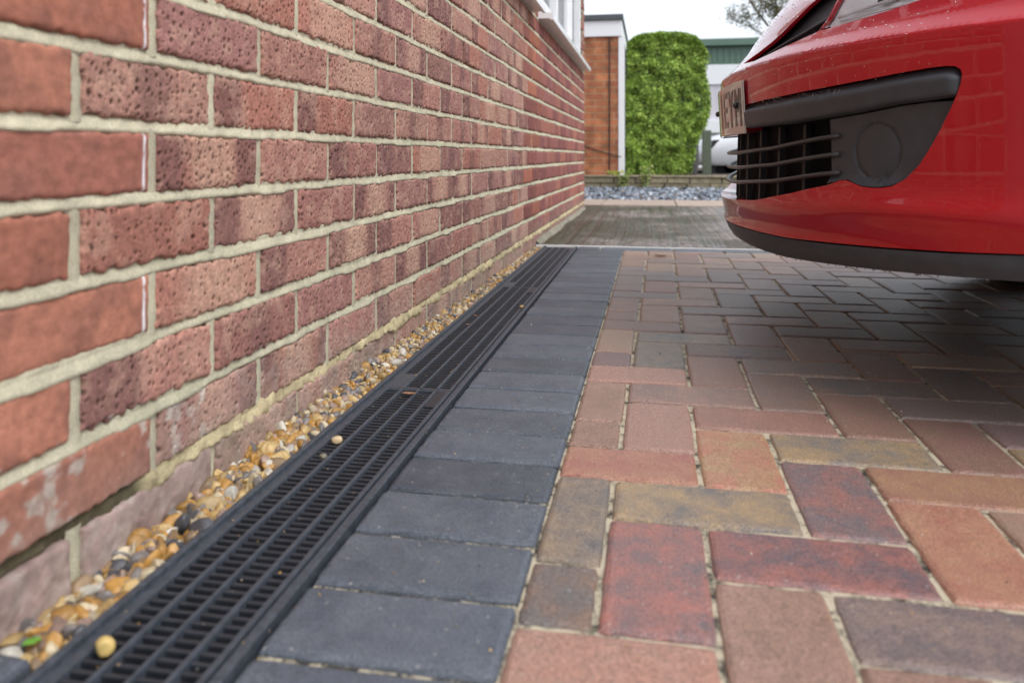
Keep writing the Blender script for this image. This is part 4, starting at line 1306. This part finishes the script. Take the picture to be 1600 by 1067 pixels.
# strokes: (x0,z0,x1,z1) segments in a 50 x 79 mm cell, width 13 mm
GLY = {'E': [[(0, 0), (14, 0), (14, 79), (0, 79)], [(14, 0), (50, 0), (50, 13), (14, 13)], [(14, 66), (50, 66), (50, 79), (14, 79)], [(14, 34), (44, 34), (44, 46), (14, 46)]],
       'Y': [[(18, 0), (32, 0), (32, 34), (18, 34)], [(18, 34), (32, 34), (16, 79), (0, 79)], [(21, 34), (32, 34), (50, 79), (35, 79)]],
       'M': [[(0, 0), (12, 0), (12, 79), (0, 79)], [(38, 0), (50, 0), (50, 79), (38, 79)], [(12, 79), (12, 58), (25, 30), (25, 52)], [(38, 79), (38, 58), (25, 30), (25, 52)]],
       '1': [[(0, 0), (14, 0), (14, 79), (0, 79)], [(-12, 66), (0, 66), (0, 79), (-12, 79)]]}
def glyph(ch_, s_left):
    """s_left: arc position of the glyph's left side as read; the text reads towards +s"""
    mb = MB()
    for q in GLY[ch_]:
        q = np.array(q, float)
        # split the quad along z and s so that it follows the curve
        V = []
        n = 5
        for i in range(n + 1):
            l = q[0] + (q[3] - q[0]) * i / n; r_ = q[1] + (q[2] - q[1]) * i / n
            for j in range(n + 1):
                p = l + (r_ - l) * j / n
                V.append(on_plate(s_left + p[0] / 1000, pz0 + .0155 + p[1] / 1000, 0.0084))
        Fq = [(i * (n + 1) + j, i * (n + 1) + j + 1, (i + 1) * (n + 1) + j + 1, (i + 1) * (n + 1) + j) for i in range(n) for j in range(n)]
        mb.add(V, Fq)
    o = mb.build('plate_character', M['plate_black'], plate, usecol=False)
    o.modifiers.new('solid', 'SOLIDIFY').thickness = 0.0006
glyph('M', .188); glyph('Y', .127); glyph('E', .066); glyph('1', .020)
for s_, z_ in ((.205, .505), (-.15, .505)):
    V, F = ICO[2]
    c_ = np.array(on_plate(s_, z_, 0.0105))
    o = mesh_np('screw_cap', V * np.array([0.0055, 0.0075, 0.0075]) + c_, F, M['plate_black'], plate, smooth=True)
# headlamps
for sgn in (1, -1):
    lp = shrink(lamp, 0.0022)
    lpp = lp if sgn > 0 else mir(lp)
    hl = patch('headlight', lpp, [], fnS, M['silver'], car, sa=0.03, sz=0.02, skirt=0, dfun=lambda UV: -0.011 + 0.002 * np.sin(UV[:, 0] * 60))
    patch('lens', lpp, [], fnS, M['lens'], hl, sa=0.02, sz=0.012, skirt=0.004, dfun=lambda UV: 0.0008 + 0 * UV[:, 0])
    for kk in (0, 2):
        P = [tuple(float(q) for q in surf(sgn * a_, .633 + .018 * kk + .012 * (a_ - .6), -.006 - .001 * kk)) for a_ in np.linspace(.60 + .02 * kk, .98, 24)]
        MB().tube(P, 0.0016, 6).build('reflector_rib', M['upvc'] if kk != 1 else M['trim'], hl, smooth=True, usecol=False)
for hl_ in [o for o in car.children if o.name.startswith('headlight')]:
    sg = 1 if hl_.name == 'headlight' else -1
    for ca2, cz2, rd in ((.82, .690, .034), (1.02, .705, .026)):
        P = [tuple(float(q) for q in surf(sg * (ca2 + rd / .72 * math.cos(q_)), cz2 + rd * math.sin(q_), -.006)) for q_ in np.linspace(0, 2 * PI, 33)]
        MB().tube(P, 0.0022, 6).build('bulb_ring', M['trim'], hl_, smooth=True, usecol=False)
    P = [tuple(float(q) for q in surf(sg * a_, .640 + .05 * (a_ - .58), -.004)) for a_ in np.linspace(.585, .80, 16)]
    MB().tube(P, 0.0030, 6).build('side_light', M['upvc'], hl_, smooth=True, usecol=False)
    P = [tuple(float(q) for q in surf(sg * a_, .650 + .06 * (a_ - .70), -.005)) for a_ in np.linspace(.70, .80, 12)]
    MB().tube(P, 0.0042, 6).build('bulb_housing', M['trim'], hl_, smooth=True, usecol=False)
# blade inside the scoop
for sgn in (1, -1):
    P = [tuple(float(q) for q in surf(sgn * a_, z_, -0.012)) for a_, z_ in zip(np.linspace(.25, .53, 20), np.linspace(.603, .650, 20))]
    MB().tube(P, 0.003, 8, ry=0.008).build('scoop_blade', M['trim'], car, smooth=True, usecol=False)

# rest of the body: bonnet, sides, cabin, wheels
def bonnet():
    a_ = np.linspace(-PI / 2, PI / 2, 61); t = np.linspace(0, 1, 14)
    X0, Y0, _ = surf(a_, np.full_like(a_, ZTOP))
    V = []
    for t_ in t:
        zz = ZTOP + 0.10 * math.sin(t_ * PI / 2) + 0.02 * math.sin(t_ * PI) * (1 - np.abs(np.sin(a_)) ** 3)
        Xr = X0 + (1.50 - X0) * t_
        V += [(x_, y_, z_) for x_, y_, z_ in zip(Xr, Y0, zz + 0 * X0)]
    idx = np.arange(len(V)).reshape(len(t), len(a_))
    F = np.stack([idx[:-1, :-1], idx[:-1, 1:], idx[1:, 1:], idx[1:, :-1]], -1).reshape(-1, 4)
    mesh_np('bonnet', np.array(V), F, M['paint'], car, smooth=True)
bonnet()
xs0 = Xn + Lc
def side_fn(s):
    def fn(u, v, d):
        o = offz(np.clip(v, .19, .9)); k = np.interp(v, [.56, .66], [1, .25])
        y = Yc - s * (Wc + o * k) - s * d
        return u, y, v
    return fn
for s in (1, -1):
    arch = lambda cx_: [(cx_ + .35 * math.cos(q), .31 + .35 * math.sin(q)) for q in np.linspace(PI + .17, -.17, 26)]
    out = [(xs0 + .001, .276), (1.15 - .352, .25)] + arch(1.15)[1:-1] + [(1.502, .25), (3.35, .25)] + arch(3.75)[1:-1] + [(4.1, .25), (4.35, .30), (4.4, .6), (4.38, .99), (1.50, .999), (1.2, .97), (.95, .93), (xs0 + .001, .903)]
    out = [p for p in out if p[0] >= xs0 - 0.001]
    patch('side_panel', out, [], side_fn(s), M['paint'], car, sa=0.06, sz=0.04, skirt=0.02)
cb_ = MB()
def ringc(x, hw, z0, z1): return [(x, Yc - hw, z0), (x, Yc - hw * .82, z1), (x, Yc + hw * .82, z1), (x, Yc + hw, z0)]
cs = [(1.45, .80, .985, 1.0), (2.05, .80, .985, 1.38), (2.6, .80, .985, 1.46), (3.5, .80, .985, 1.44), (4.15, .78, .985, 1.25), (4.38, .76, .985, 1.0)]
V = [p for c_ in cs for p in ringc(*c_)]
F = []
for i in range(len(cs) - 1):
    for j in range(3): F.append((i * 4 + j, i * 4 + j + 1, (i + 1) * 4 + j + 1, (i + 1) * 4 + j))
mi = [0 if not (j == 1 and 1 <= i <= 3) else 1 for i in range(len(cs) - 1) for j in range(3)]
mesh_np('cabin', np.array(V), F, [M['dark_glass'], M['paint']], car, midx=mi, smooth=False)
MB().box(4.36, 4.39, Yc - .86, Yc + .86, .28, .99).build('tailgate', M['paint'], car, usecol=False)
MB().box(.52, 4.3, Yc - .60, Yc + .60, .212, .27).build('underbody', M['grille_black'], car, usecol=False)
MB().box(.62, 4.3, Yc - .60, Yc + .60, .28, .88).build('engine_bay', M['grille_black'], car, usecol=False)
for wx in (1.15, 3.75):
    for s in (1, -1):
        V = []; F = []; n = 40
        prof = [(-.10, .20), (-.10, .29), (-.085, .31), (.085, .31), (.10, .29), (.10, .20)]
        for i in range(n):
            q = 2 * PI * i / n
            for (o_, r_) in prof: V.append((wx + r_ * math.cos(q), Yc - s * (.77 + o_ * 1.0), .31 + r_ * math.sin(q)))
        k = len(prof)
        for i in range(n):
            for j in range(k): F.append((i * k + j, i * k + (j + 1) % k, ((i + 1) % n) * k + (j + 1) % k, ((i + 1) % n) * k + j))
        wh = mesh_np('wheel', np.array(V), F, M['tyre'], car, smooth=True)
        rb = MB()
        for i in range(7):
            q = 2 * PI * i / 7
            rb.tube([(wx + .03 * math.cos(q), Yc - s * .85, .31 + .03 * math.sin(q)), (wx + .2 * math.cos(q), Yc - s * .84, .31 + .2 * math.sin(q))], .018, 6)
        rb.tube([(wx, Yc - s * .80, .31), (wx, Yc - s * .862, .31)], .04, 12)
        rb.build('rim', M['alloy'], wh, usecol=False)
# rain beads
rr = np.random.default_rng(21)
VV, FF, n = [], [], 0
IV, IF = ICO[2]
def bead(a_, z_, d_, size):
    global n
    P = np.array([float(q) for q in surf(a_, z_, d_)])
    Q = np.array([float(q) for q in surf(a_, z_, d_ + 0.01)]); nn = (Q - P) / .01
    ref = np.array([0, 0, 1.]); u = np.cross(nn, ref); u /= np.linalg.norm(u); w = np.cross(u, nn)
    s = size
    B = IV[:, :1] * u * s * rr.uniform(.85, 1.15) + IV[:, 1:2] * w * s * rr.uniform(.9, 1.3) + IV[:, 2:] * nn * s * .5
    VV.append(B + P); FF.append(IF + n); n += len(IV)
for _ in range(430):
    a_ = rr.uniform(.05, 1.05); z_ = rr.uniform(.590, .66)
    P2 = np.array([[a_, z_]])
    if inpoly(P2, scoop)[0] or inpoly(P2, lamp)[0]: continue
    if rr.random() < 1.5 * (a_ - .35): continue
    bead(a_, z_, 0, rr.uniform(.0005, .0016))
for _ in range(160): bead(rr.uniform(.26, .80), rr.uniform(.495, .507), 0.0005, rr.uniform(.0004, .0011))
for _ in range(70): bead(rr.uniform(.3, .95), rr.uniform(.507, .586), 0, rr.uniform(.0004, .0012))
for _ in range(420):
    a_ = rr.uniform(-.2, .5); z_ = rr.uniform(.66, .82)
    if inpoly(np.array([[a_, z_]]), scoop)[0]: continue
    bead(a_, z_, 0, rr.uniform(.0008, .0026))
for _ in range(90): bead(rr.uniform(.05, 1.0), .2035 + rr.uniform(-.001, .002) + max(0, 0), 0, .0001)
for _ in range(60):
    a_ = rr.uniform(-.1, 1.05); bead(a_, float(np.interp(a_, [p[0] for p in lip_b], [p[1] for p in lip_b])) - .0005, 0.0, rr.uniform(.001, .002))
o = mesh_np('rain_beads', np.vstack(VV), np.vstack(FF), M['water'], car, smooth=True)
o['kind'] = 'stuff'

# ------------------------------------------------------------------ garage behind
gar = thing('brick_garage', 'flat roofed orange brick garage with deep white fascia, beyond the end of the house', 'garage', (-1.8, 9.0, 0))
GY, GXR = 8.97, -0.375
MB().box(-3.6, GXR, GY, GY + 5.0, 0.03, 1.79).build('wall', M['garage_brick'], gar, usecol=False)
MB().box(-3.62, -0.335, GY - 0.03, GY + 5.1, 1.78, 1.965, b=0.004).build('fascia', M['white_wall'], gar, usecol=False)
MB().box(-3.64, -0.318, GY - 0.06, GY + 5.15, 1.965, 2.03, b=0.006).build('roof', M['roof_trim'], gar, usecol=False)
MB().box(GXR + 0.001, GXR + 0.07, GY - 0.012, GY + 0.09, 0.16, 1.78, b=0.004).build('door_frame', M['white_wall'], gar, usecol=False)
MB().box(GXR + 0.002, GXR + 0.05, GY + 0.09, GY + 4.6, 0.16, 1.78).build('door', M['pale_door'], gar, usecol=False)
cb = MB()
cb.tube([(-0.475, GY - 0.008, z) for z in np.linspace(0.17, 1.76, 12)], 0.008, 6)
cb.tube([(-0.90 + .56 * t, GY - 0.012, 0.62 - 0.23 * t ** .6) for t in np.linspace(0, 1, 14)], 0.006, 6)
cb.build('cable', M['cable'], gar, usecol=False)

# low stone wall holding the slate bed
pw = thing('stone_wall', 'low weathered stone block wall with mossy top behind the slate chippings', 'garden wall', (1.2, 8.6, 0))
s = MB(); rr = random.Random(3)
for row in range(2):
    x = -1.6 - row * 0.13
    while x < 4.4:
        w = rr.choice([0.24, 0.3, 0.34, 0.2])
        t = rr.uniform(0.8, 1.15)
        c = np.array((0.27, 0.235, 0.155)) * t
        s.box(x + 0.004, x + w - 0.004, 8.58 + rr.uniform(-.006, .006), 8.75, 0.035 + row * 0.066, 0.098 + row * 0.066, col=c, b=0.008); x += w
s.build('stones', M['stone'], pw)
s = MB(); x = -1.6
while x < 4.4:
    w = 0.44; s.box(x + 0.003, x + w - 0.003, 8.565, 8.765, 0.166, 0.186, col=np.array((0.30, 0.25, 0.17)) * rr.uniform(.8, 1.1), b=0.005); x += w
s.build('coping', M['stone'], pw)
rb = MB().box(-4, 12, 8.76, 11.2, -0.05, 0.150)
tag(rb.build('raised_ground', M['soil'], usecol=False), kind='structure')

# ------------------------------------------------------------------ foliage
def leaves(name, P, N, size, cols, parent, mat_, seed=0, asp=0.55):
    rr = np.random.default_rng(seed)
    n = len(P)
    N = N + rr.normal(size=(n, 3)) * 0.55; N /= np.linalg.norm(N, axis=1, keepdims=True)
    T = np.cross(N, rr.normal(size=(n, 3))); T /= np.linalg.norm(T, axis=1, keepdims=True)
    B = np.cross(N, T)
    s = (size * rr.uniform(0.7, 1.3, n))[:, None]
    V = np.stack([P - T * s, P + B * s * asp + N * s * .12, P + T * s, P - B * s * asp + N * s * .12], 1).reshape(-1, 3)
    F = np.arange(n * 4).reshape(n, 4)
    C = np.repeat(cols, 4, axis=0)
    return mesh_np(name, V, F, mat_, parent, col=C)
M['leaf'].node_tree.nodes['Principled BSDF'].inputs['Subsurface Weight'].default_value = 0.0
hd = thing('hedge', 'tall clipped bright green hedge with flat sides and rounded top beside the garage', 'hedge', (0.18, 10.0, 0.15))
rr = np.random.default_rng(9)
n = 52000
hx = lambda z, y: (-0.30 + 0.02 * np.sin(3 * z + y * 4), 0.60 + 0.09 * np.sin((z - .15) * 1.5) - 0.14 * np.clip((.9 - z) / .7, 0, 1) + 0.03 * np.sin(7 * z + 2 * y))
z = 0.17 + 1.78 * rr.random(n); y = 9.62 + 0.9 * rr.random(n)
xl, xr = hx(z, y)
face = rr.random(n)
x = xl + (xr - xl) * rr.random(n)
Nn = np.zeros((n, 3))
f0 = face < .5; y = np.where(f0, 9.60 + 0.12 * rr.random(n) ** 1.5 + 0.16 * vnoise(x, z, 11, 3), y); Nn[f0] = (0, -1, .3)
f1 = (face >= .5) & (face < .62); x = np.where(f1, xl + .08 * rr.random(n) ** 1.5, x); Nn[f1] = (-1, 0, .3)
f2 = (face >= .62) & (face < .78); x = np.where(f2, xr - .08 * rr.random(n) ** 1.5, x); Nn[f2] = (1, 0, .3)
f3 = (face >= .78) & (face < .95)
topz = lambda x: 1.93 - 0.20 * np.clip(np.abs((x - .15) / .48), 0, 1.1) ** 4 + 0.022 * (vnoise(x, y, 9, 41) - .5)
z = np.where(f3, topz(x) - 0.1 * rr.random(n) ** 1.5, np.minimum(z, topz(x))); Nn[f3] = (0, 0, 1)
f4 = face >= .95; Nn[f4] = (0, -.5, .5)
P = np.stack([x, y, z], -1)
c1, c2, c3 = np.array((0.28, 0.45, 0.05)), np.array((0.08, 0.16, 0.02)), np.array((0.52, 0.68, 0.13))
t = vnoise(P[:, 0] + P[:, 1], P[:, 2], 9, 2)[:, None] * .6 + rr.random((n, 1)) * .4
C = c2 * (1 - t) + c1 * t; q = rr.random((n, 1)) < .22; C = np.where(q, c3, C)
leaves('foliage', P, Nn, 0.0145, C, hd, M['leaf'], 1)
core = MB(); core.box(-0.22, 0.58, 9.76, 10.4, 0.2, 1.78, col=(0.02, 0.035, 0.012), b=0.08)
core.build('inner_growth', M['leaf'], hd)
st = MB()
for k_ in range(9):
    x_ = -0.2 + .085 * k_; st.tube([(x_, 9.8, 0.13), (x_ + rr.uniform(-.04, .04), 9.75, 0.5)], 0.012, 6)
st.build('stems', M['bark'], hd, usecol=False)

def weed(x, y, z, h, n, label, seed, col=(0.22, 0.27, 0.07), w=0.05):
    rr = np.random.default_rng(seed)
    t = thing('weed', label, 'plant', (x, y, z))
    s = MB(); P = []; Nn = []
    for k in range(n):
        dx, dy = rr.uniform(-w, w), rr.uniform(-w * .4, w * .4)
        hh = h * rr.uniform(.5, 1)
        pts = [(x + dx * .4 * q, y + dy * q, z - .01 + hh * q) if q < 1 else (x + dx, y + dy, z + hh) for q in (0, .3, .6, 1)]
        s.tube(pts, [.003, .0025, .002, .001], 5)
        for _ in range(14):
            q = rr.random(); P.append((x + dx * q + rr.normal() * .012, y + dy * q + rr.normal() * .012, z + hh * q)); Nn.append((0, -1, .5))
    s.build('stem', M['bark'], t, usecol=False)
    P = np.array(P); C = np.array(col)[None] * rr.uniform(.7, 1.3, (len(P), 1))
    leaves('leaves', P, np.array(Nn, float), 0.016, C, t, M['leaf'], seed)
weed(-0.30, 8.52, 0.05, 0.20, 10, 'pale green weed sprouting from the slate against the low wall, left one', 3, w=.07)
weed(-0.06, 8.52, 0.05, 0.26, 8, 'taller thin weed growing against the low wall in front of the hedge', 4, w=.06)
weed(-0.40, 8.70, 0.185, 0.05, 14, 'yellow green moss tuft on top of the low wall by the garage post', 5, col=(0.35, 0.36, 0.06), w=.10)

# posts, bin
MB().box(0.585, 0.70, 9.2, 9.3, 0.10, 0.70, b=0.008)
p = MB().box(0.585, 0.685, 9.2, 9.3, 0.10, 0.70, b=0.008).build('fence_post', M['timber'], usecol=False)
tag(p, 'short weathered green timber post behind the low wall, in front of the white car', 'post')
bn = thing('wheelie_bin', 'dark grey plastic bin standing between the hedge and the white car', 'bin', (0.50, 9.9, 0.15))
b = MB(); b.box(0.34, 0.56, 9.75, 10.0, 0.15, 0.60, b=0.02); b.build('bin_body', M['bin'], bn, usecol=False)
b = MB(); b.box(0.33, 0.57, 9.73, 10.02, 0.60, 0.64, b=0.01); b.build('lid', M['bin'], bn, usecol=False)

# white car, nose towards us
wcar = thing('white_car', 'white car parked behind the low wall, seen past the red car bumper', 'car', (1.75, 15.0, 0.15))
WXc, WYf = 1.72, 13.6
prof = [(0.0, .36), (-.04, .52), (.0, .66), (.08, .76), (.5, .88), (1.0, .95), (1.9, .98), (3.9, .98), (4.0, .5), (3.95, .3), (0.05, .3)]
nW = 15
V = []; F = []
for i in range(nW):
    q = -1 + 2 * i / (nW - 1)
    back = .28 * abs(q) ** 3.5
    for (py, pz) in prof:
        V.append((WXc + .87 * q, WYf + py + back * (1 if py < 1.5 else 0) * (1 if py < .6 else .3), .15 + pz - .0 - .06 * abs(q) ** 4 * (pz > .6)))
k = len(prof)
for i in range(nW - 1):
    for j in range(k): F.append((i * k + j, (i + 1) * k + j, (i + 1) * k + (j + 1) % k, i * k + (j + 1) % k))
F.append(tuple(range(k))); F.append(tuple((nW - 1) * k + j for j in range(k))[::-1])
mesh_np('body', np.array(V), F, M['paint_white'], wcar, smooth=True)
V = [(WXc - .72, WYf + 1.0, 1.10), (WXc + .72, WYf + 1.0, 1.10), (WXc + .58, WYf + 1.75, 1.56), (WXc - .58, WYf + 1.75, 1.56), (WXc - .58, WYf + 3.2, 1.56), (WXc + .58, WYf + 3.2, 1.56), (WXc + .72, WYf + 3.8, 1.10), (WXc - .72, WYf + 3.8, 1.10)]
mesh_np('windows', np.array(V), [(0, 1, 2, 3), (4, 5, 6, 7), (1, 6, 5, 2), (0, 3, 4, 7)], M['dark_glass'], wcar)
mesh_np('roof', np.array([(WXc - .6, WYf + 1.73, 1.562), (WXc + .6, WYf + 1.73, 1.562), (WXc + .6, WYf + 3.25, 1.562), (WXc - .6, WYf + 3.25, 1.562), (WXc - .5, WYf + 1.9, 1.61), (WXc + .5, WYf + 1.9, 1.61), (WXc + .5, WYf + 3.1, 1.61), (WXc - .5, WYf + 3.1, 1.61)]),
        [(0, 1, 5, 4), (1, 2, 6, 5), (2, 3, 7, 6), (3, 0, 4, 7), (4, 5, 6, 7)], M['paint_white'], wcar, smooth=True)
for s_ in (-1, 1):
    b = MB()
    x0, x1 = sorted((WXc + s_ * .50, WXc + s_ * .84))
    yb = WYf + .06
    V = [(x0, yb - (.0 if s_ > 0 else -.16), .15 + .60), (x1, yb + (.16 if s_ > 0 else .0), .15 + .60), (x1, yb + (.2 if s_ > 0 else .04), .15 + .74), (x0, yb + .04 + (.0 if s_ > 0 else .16), .15 + .70)]
    V = V + [(a, b2 + .1, c) for a, b2, c in V]
    b.add(V, [(0, 1, 2, 3), (4, 7, 6, 5), (0, 4, 5, 1), (3, 2, 6, 7), (0, 3, 7, 4), (1, 5, 6, 2)])
    b.build('headlight', M['dark_glass'], wcar, usecol=False)
    b = MB(); b.tube([(WXc + s_ * .80, WYf + .75, .15 + .30), (WXc + s_ * .62, WYf + .75, .15 + .30)], .30, 24)
    b.build('wheel', M['tyre'], wcar, usecol=False)
b = MB().box(WXc - .45, WXc + .45, WYf - .045, WYf + .04, .15 + .40, .15 + .52, b=.02); b.build('grille', M['grille_black'], wcar, usecol=False)
b = MB().box(WXc - .8, WXc + .8, WYf + .3, WYf + 3.7, .15 + .12, .15 + .32); b.build('underbody', M['grille_black'], wcar, usecol=False)

wcar.rotation_euler = (0, 0, -PI / 2)
wcar.location = (2.20, 14.6, -0.06)
# white neighbouring garage
wg = thing('white_garage', 'white garage with pale panelled door and deep white fascia behind the white car', 'garage', (2.6, 20.6, 0))
MB().box(0.6, 6.0, 20.6, 25, 0.1, 2.76).build('wall', M['white_wall'], wg, usecol=False)
MB().box(0.55, 6.05, 20.5, 25, 2.25, 2.76, b=.01).build('fascia', M['white_wall'], wg, usecol=False)
d = MB(); x = .75
while x < 5.6:
    d.box(x, x + .145, 20.545, 20.6, .98 + .35, 2.25); x += .15
d.build('door', M['pale_door'], wg, usecol=False)
MB().box(.58, 6.0, 20.4, 20.6, 1.0, 1.33, b=.01).build('step', M['white_wall'], wg, usecol=False)
# green industrial shed
sh = thing('green_shed', 'large dark green metal clad industrial building with long low roof, far behind', 'industrial building', (5, 41, 0))
d = MB(); x = -2.0
while x < 16:
    d.box(x, x + .14, 40.9, 41.0, 0, 6.1); d.box(x + .14, x + .3, 40.94, 41.0, 0, 6.1); x += .3
d.build('cladding', M['green_steel'], sh, usecol=False)
MB().box(-2.2, 16.2, 40.6, 41.0, 6.05, 6.42, b=.03).build('eaves', M['green_steel'], sh, usecol=False)
V = [(-2.1, 41.0, 6.0), (16.1, 41.0, 6.0), (16.1, 56, 8.0), (-2.1, 56, 8.0), (-2.1, 41.0, 0), (16.1, 41.0, 0), (16.1, 56, 0), (-2.1, 56, 0)]
mesh_np('roof', np.array(V), [(0, 1, 2, 3), (1, 5, 6, 2), (0, 3, 7, 4), (2, 6, 7, 3)], M['green_steel'], sh)

# sparse tree behind the cars
tr = thing('tree', 'sparse small leaved tree showing above the red car bonnet against the sky', 'tree', (3.0, 15.2, -0.06))
segs = []; tips = []
rt_ = random.Random(12)
def grow(p, d, l, r_, lev):
    pts = [p]; rr_ = [r_]
    n = 4
    for i in range(n):
        d = (d + Vector((rt_.uniform(-.18, .18), rt_.uniform(-.18, .18), rt_.uniform(-.05, .12)))).normalized()
        p = p + d * l / n; pts.append(p); rr_.append(r_ * (1 - .5 * (i + 1) / n))
        if lev >= 2: tips.append(p)
    segs.append((lev, pts, rr_))
    if lev < 4:
        for _ in range(3 if lev else 6):
            q = pts[rt_.randrange(1 + (lev == 0), n + 1)]
            nd = (d + Vector((rt_.uniform(-1, 1), rt_.uniform(-1, 1), rt_.uniform(-.2, .7)))).normalized()
            grow(q, nd, l * rt_.uniform(.5, .7), r_ * .5, lev + 1)
grow(Vector((3.0, 15.2, -0.08)), Vector((0, 0, 1)), 2.3, .06, 0)
t_ = MB(); b_ = MB()
for lev, pts, rr_ in segs:
    (t_ if lev == 0 else b_).tube(pts, rr_, 6)
t_.build('trunk', M['bark'], tr, usecol=False); b_.build('branches', M['bark'], tr, usecol=False)
rr = np.random.default_rng(31)
TP = np.array([t[:] for t in tips]); TP = np.repeat(TP, 18, axis=0); TP = TP + rr.normal(size=TP.shape) * .06
C = lerp((0.10, 0.11, 0.045), (0.20, 0.17, 0.07), rr.random((len(TP), 1)))
leaves('crown', TP, rr.normal(size=TP.shape), .022, C, tr, M['leaf'], 8)
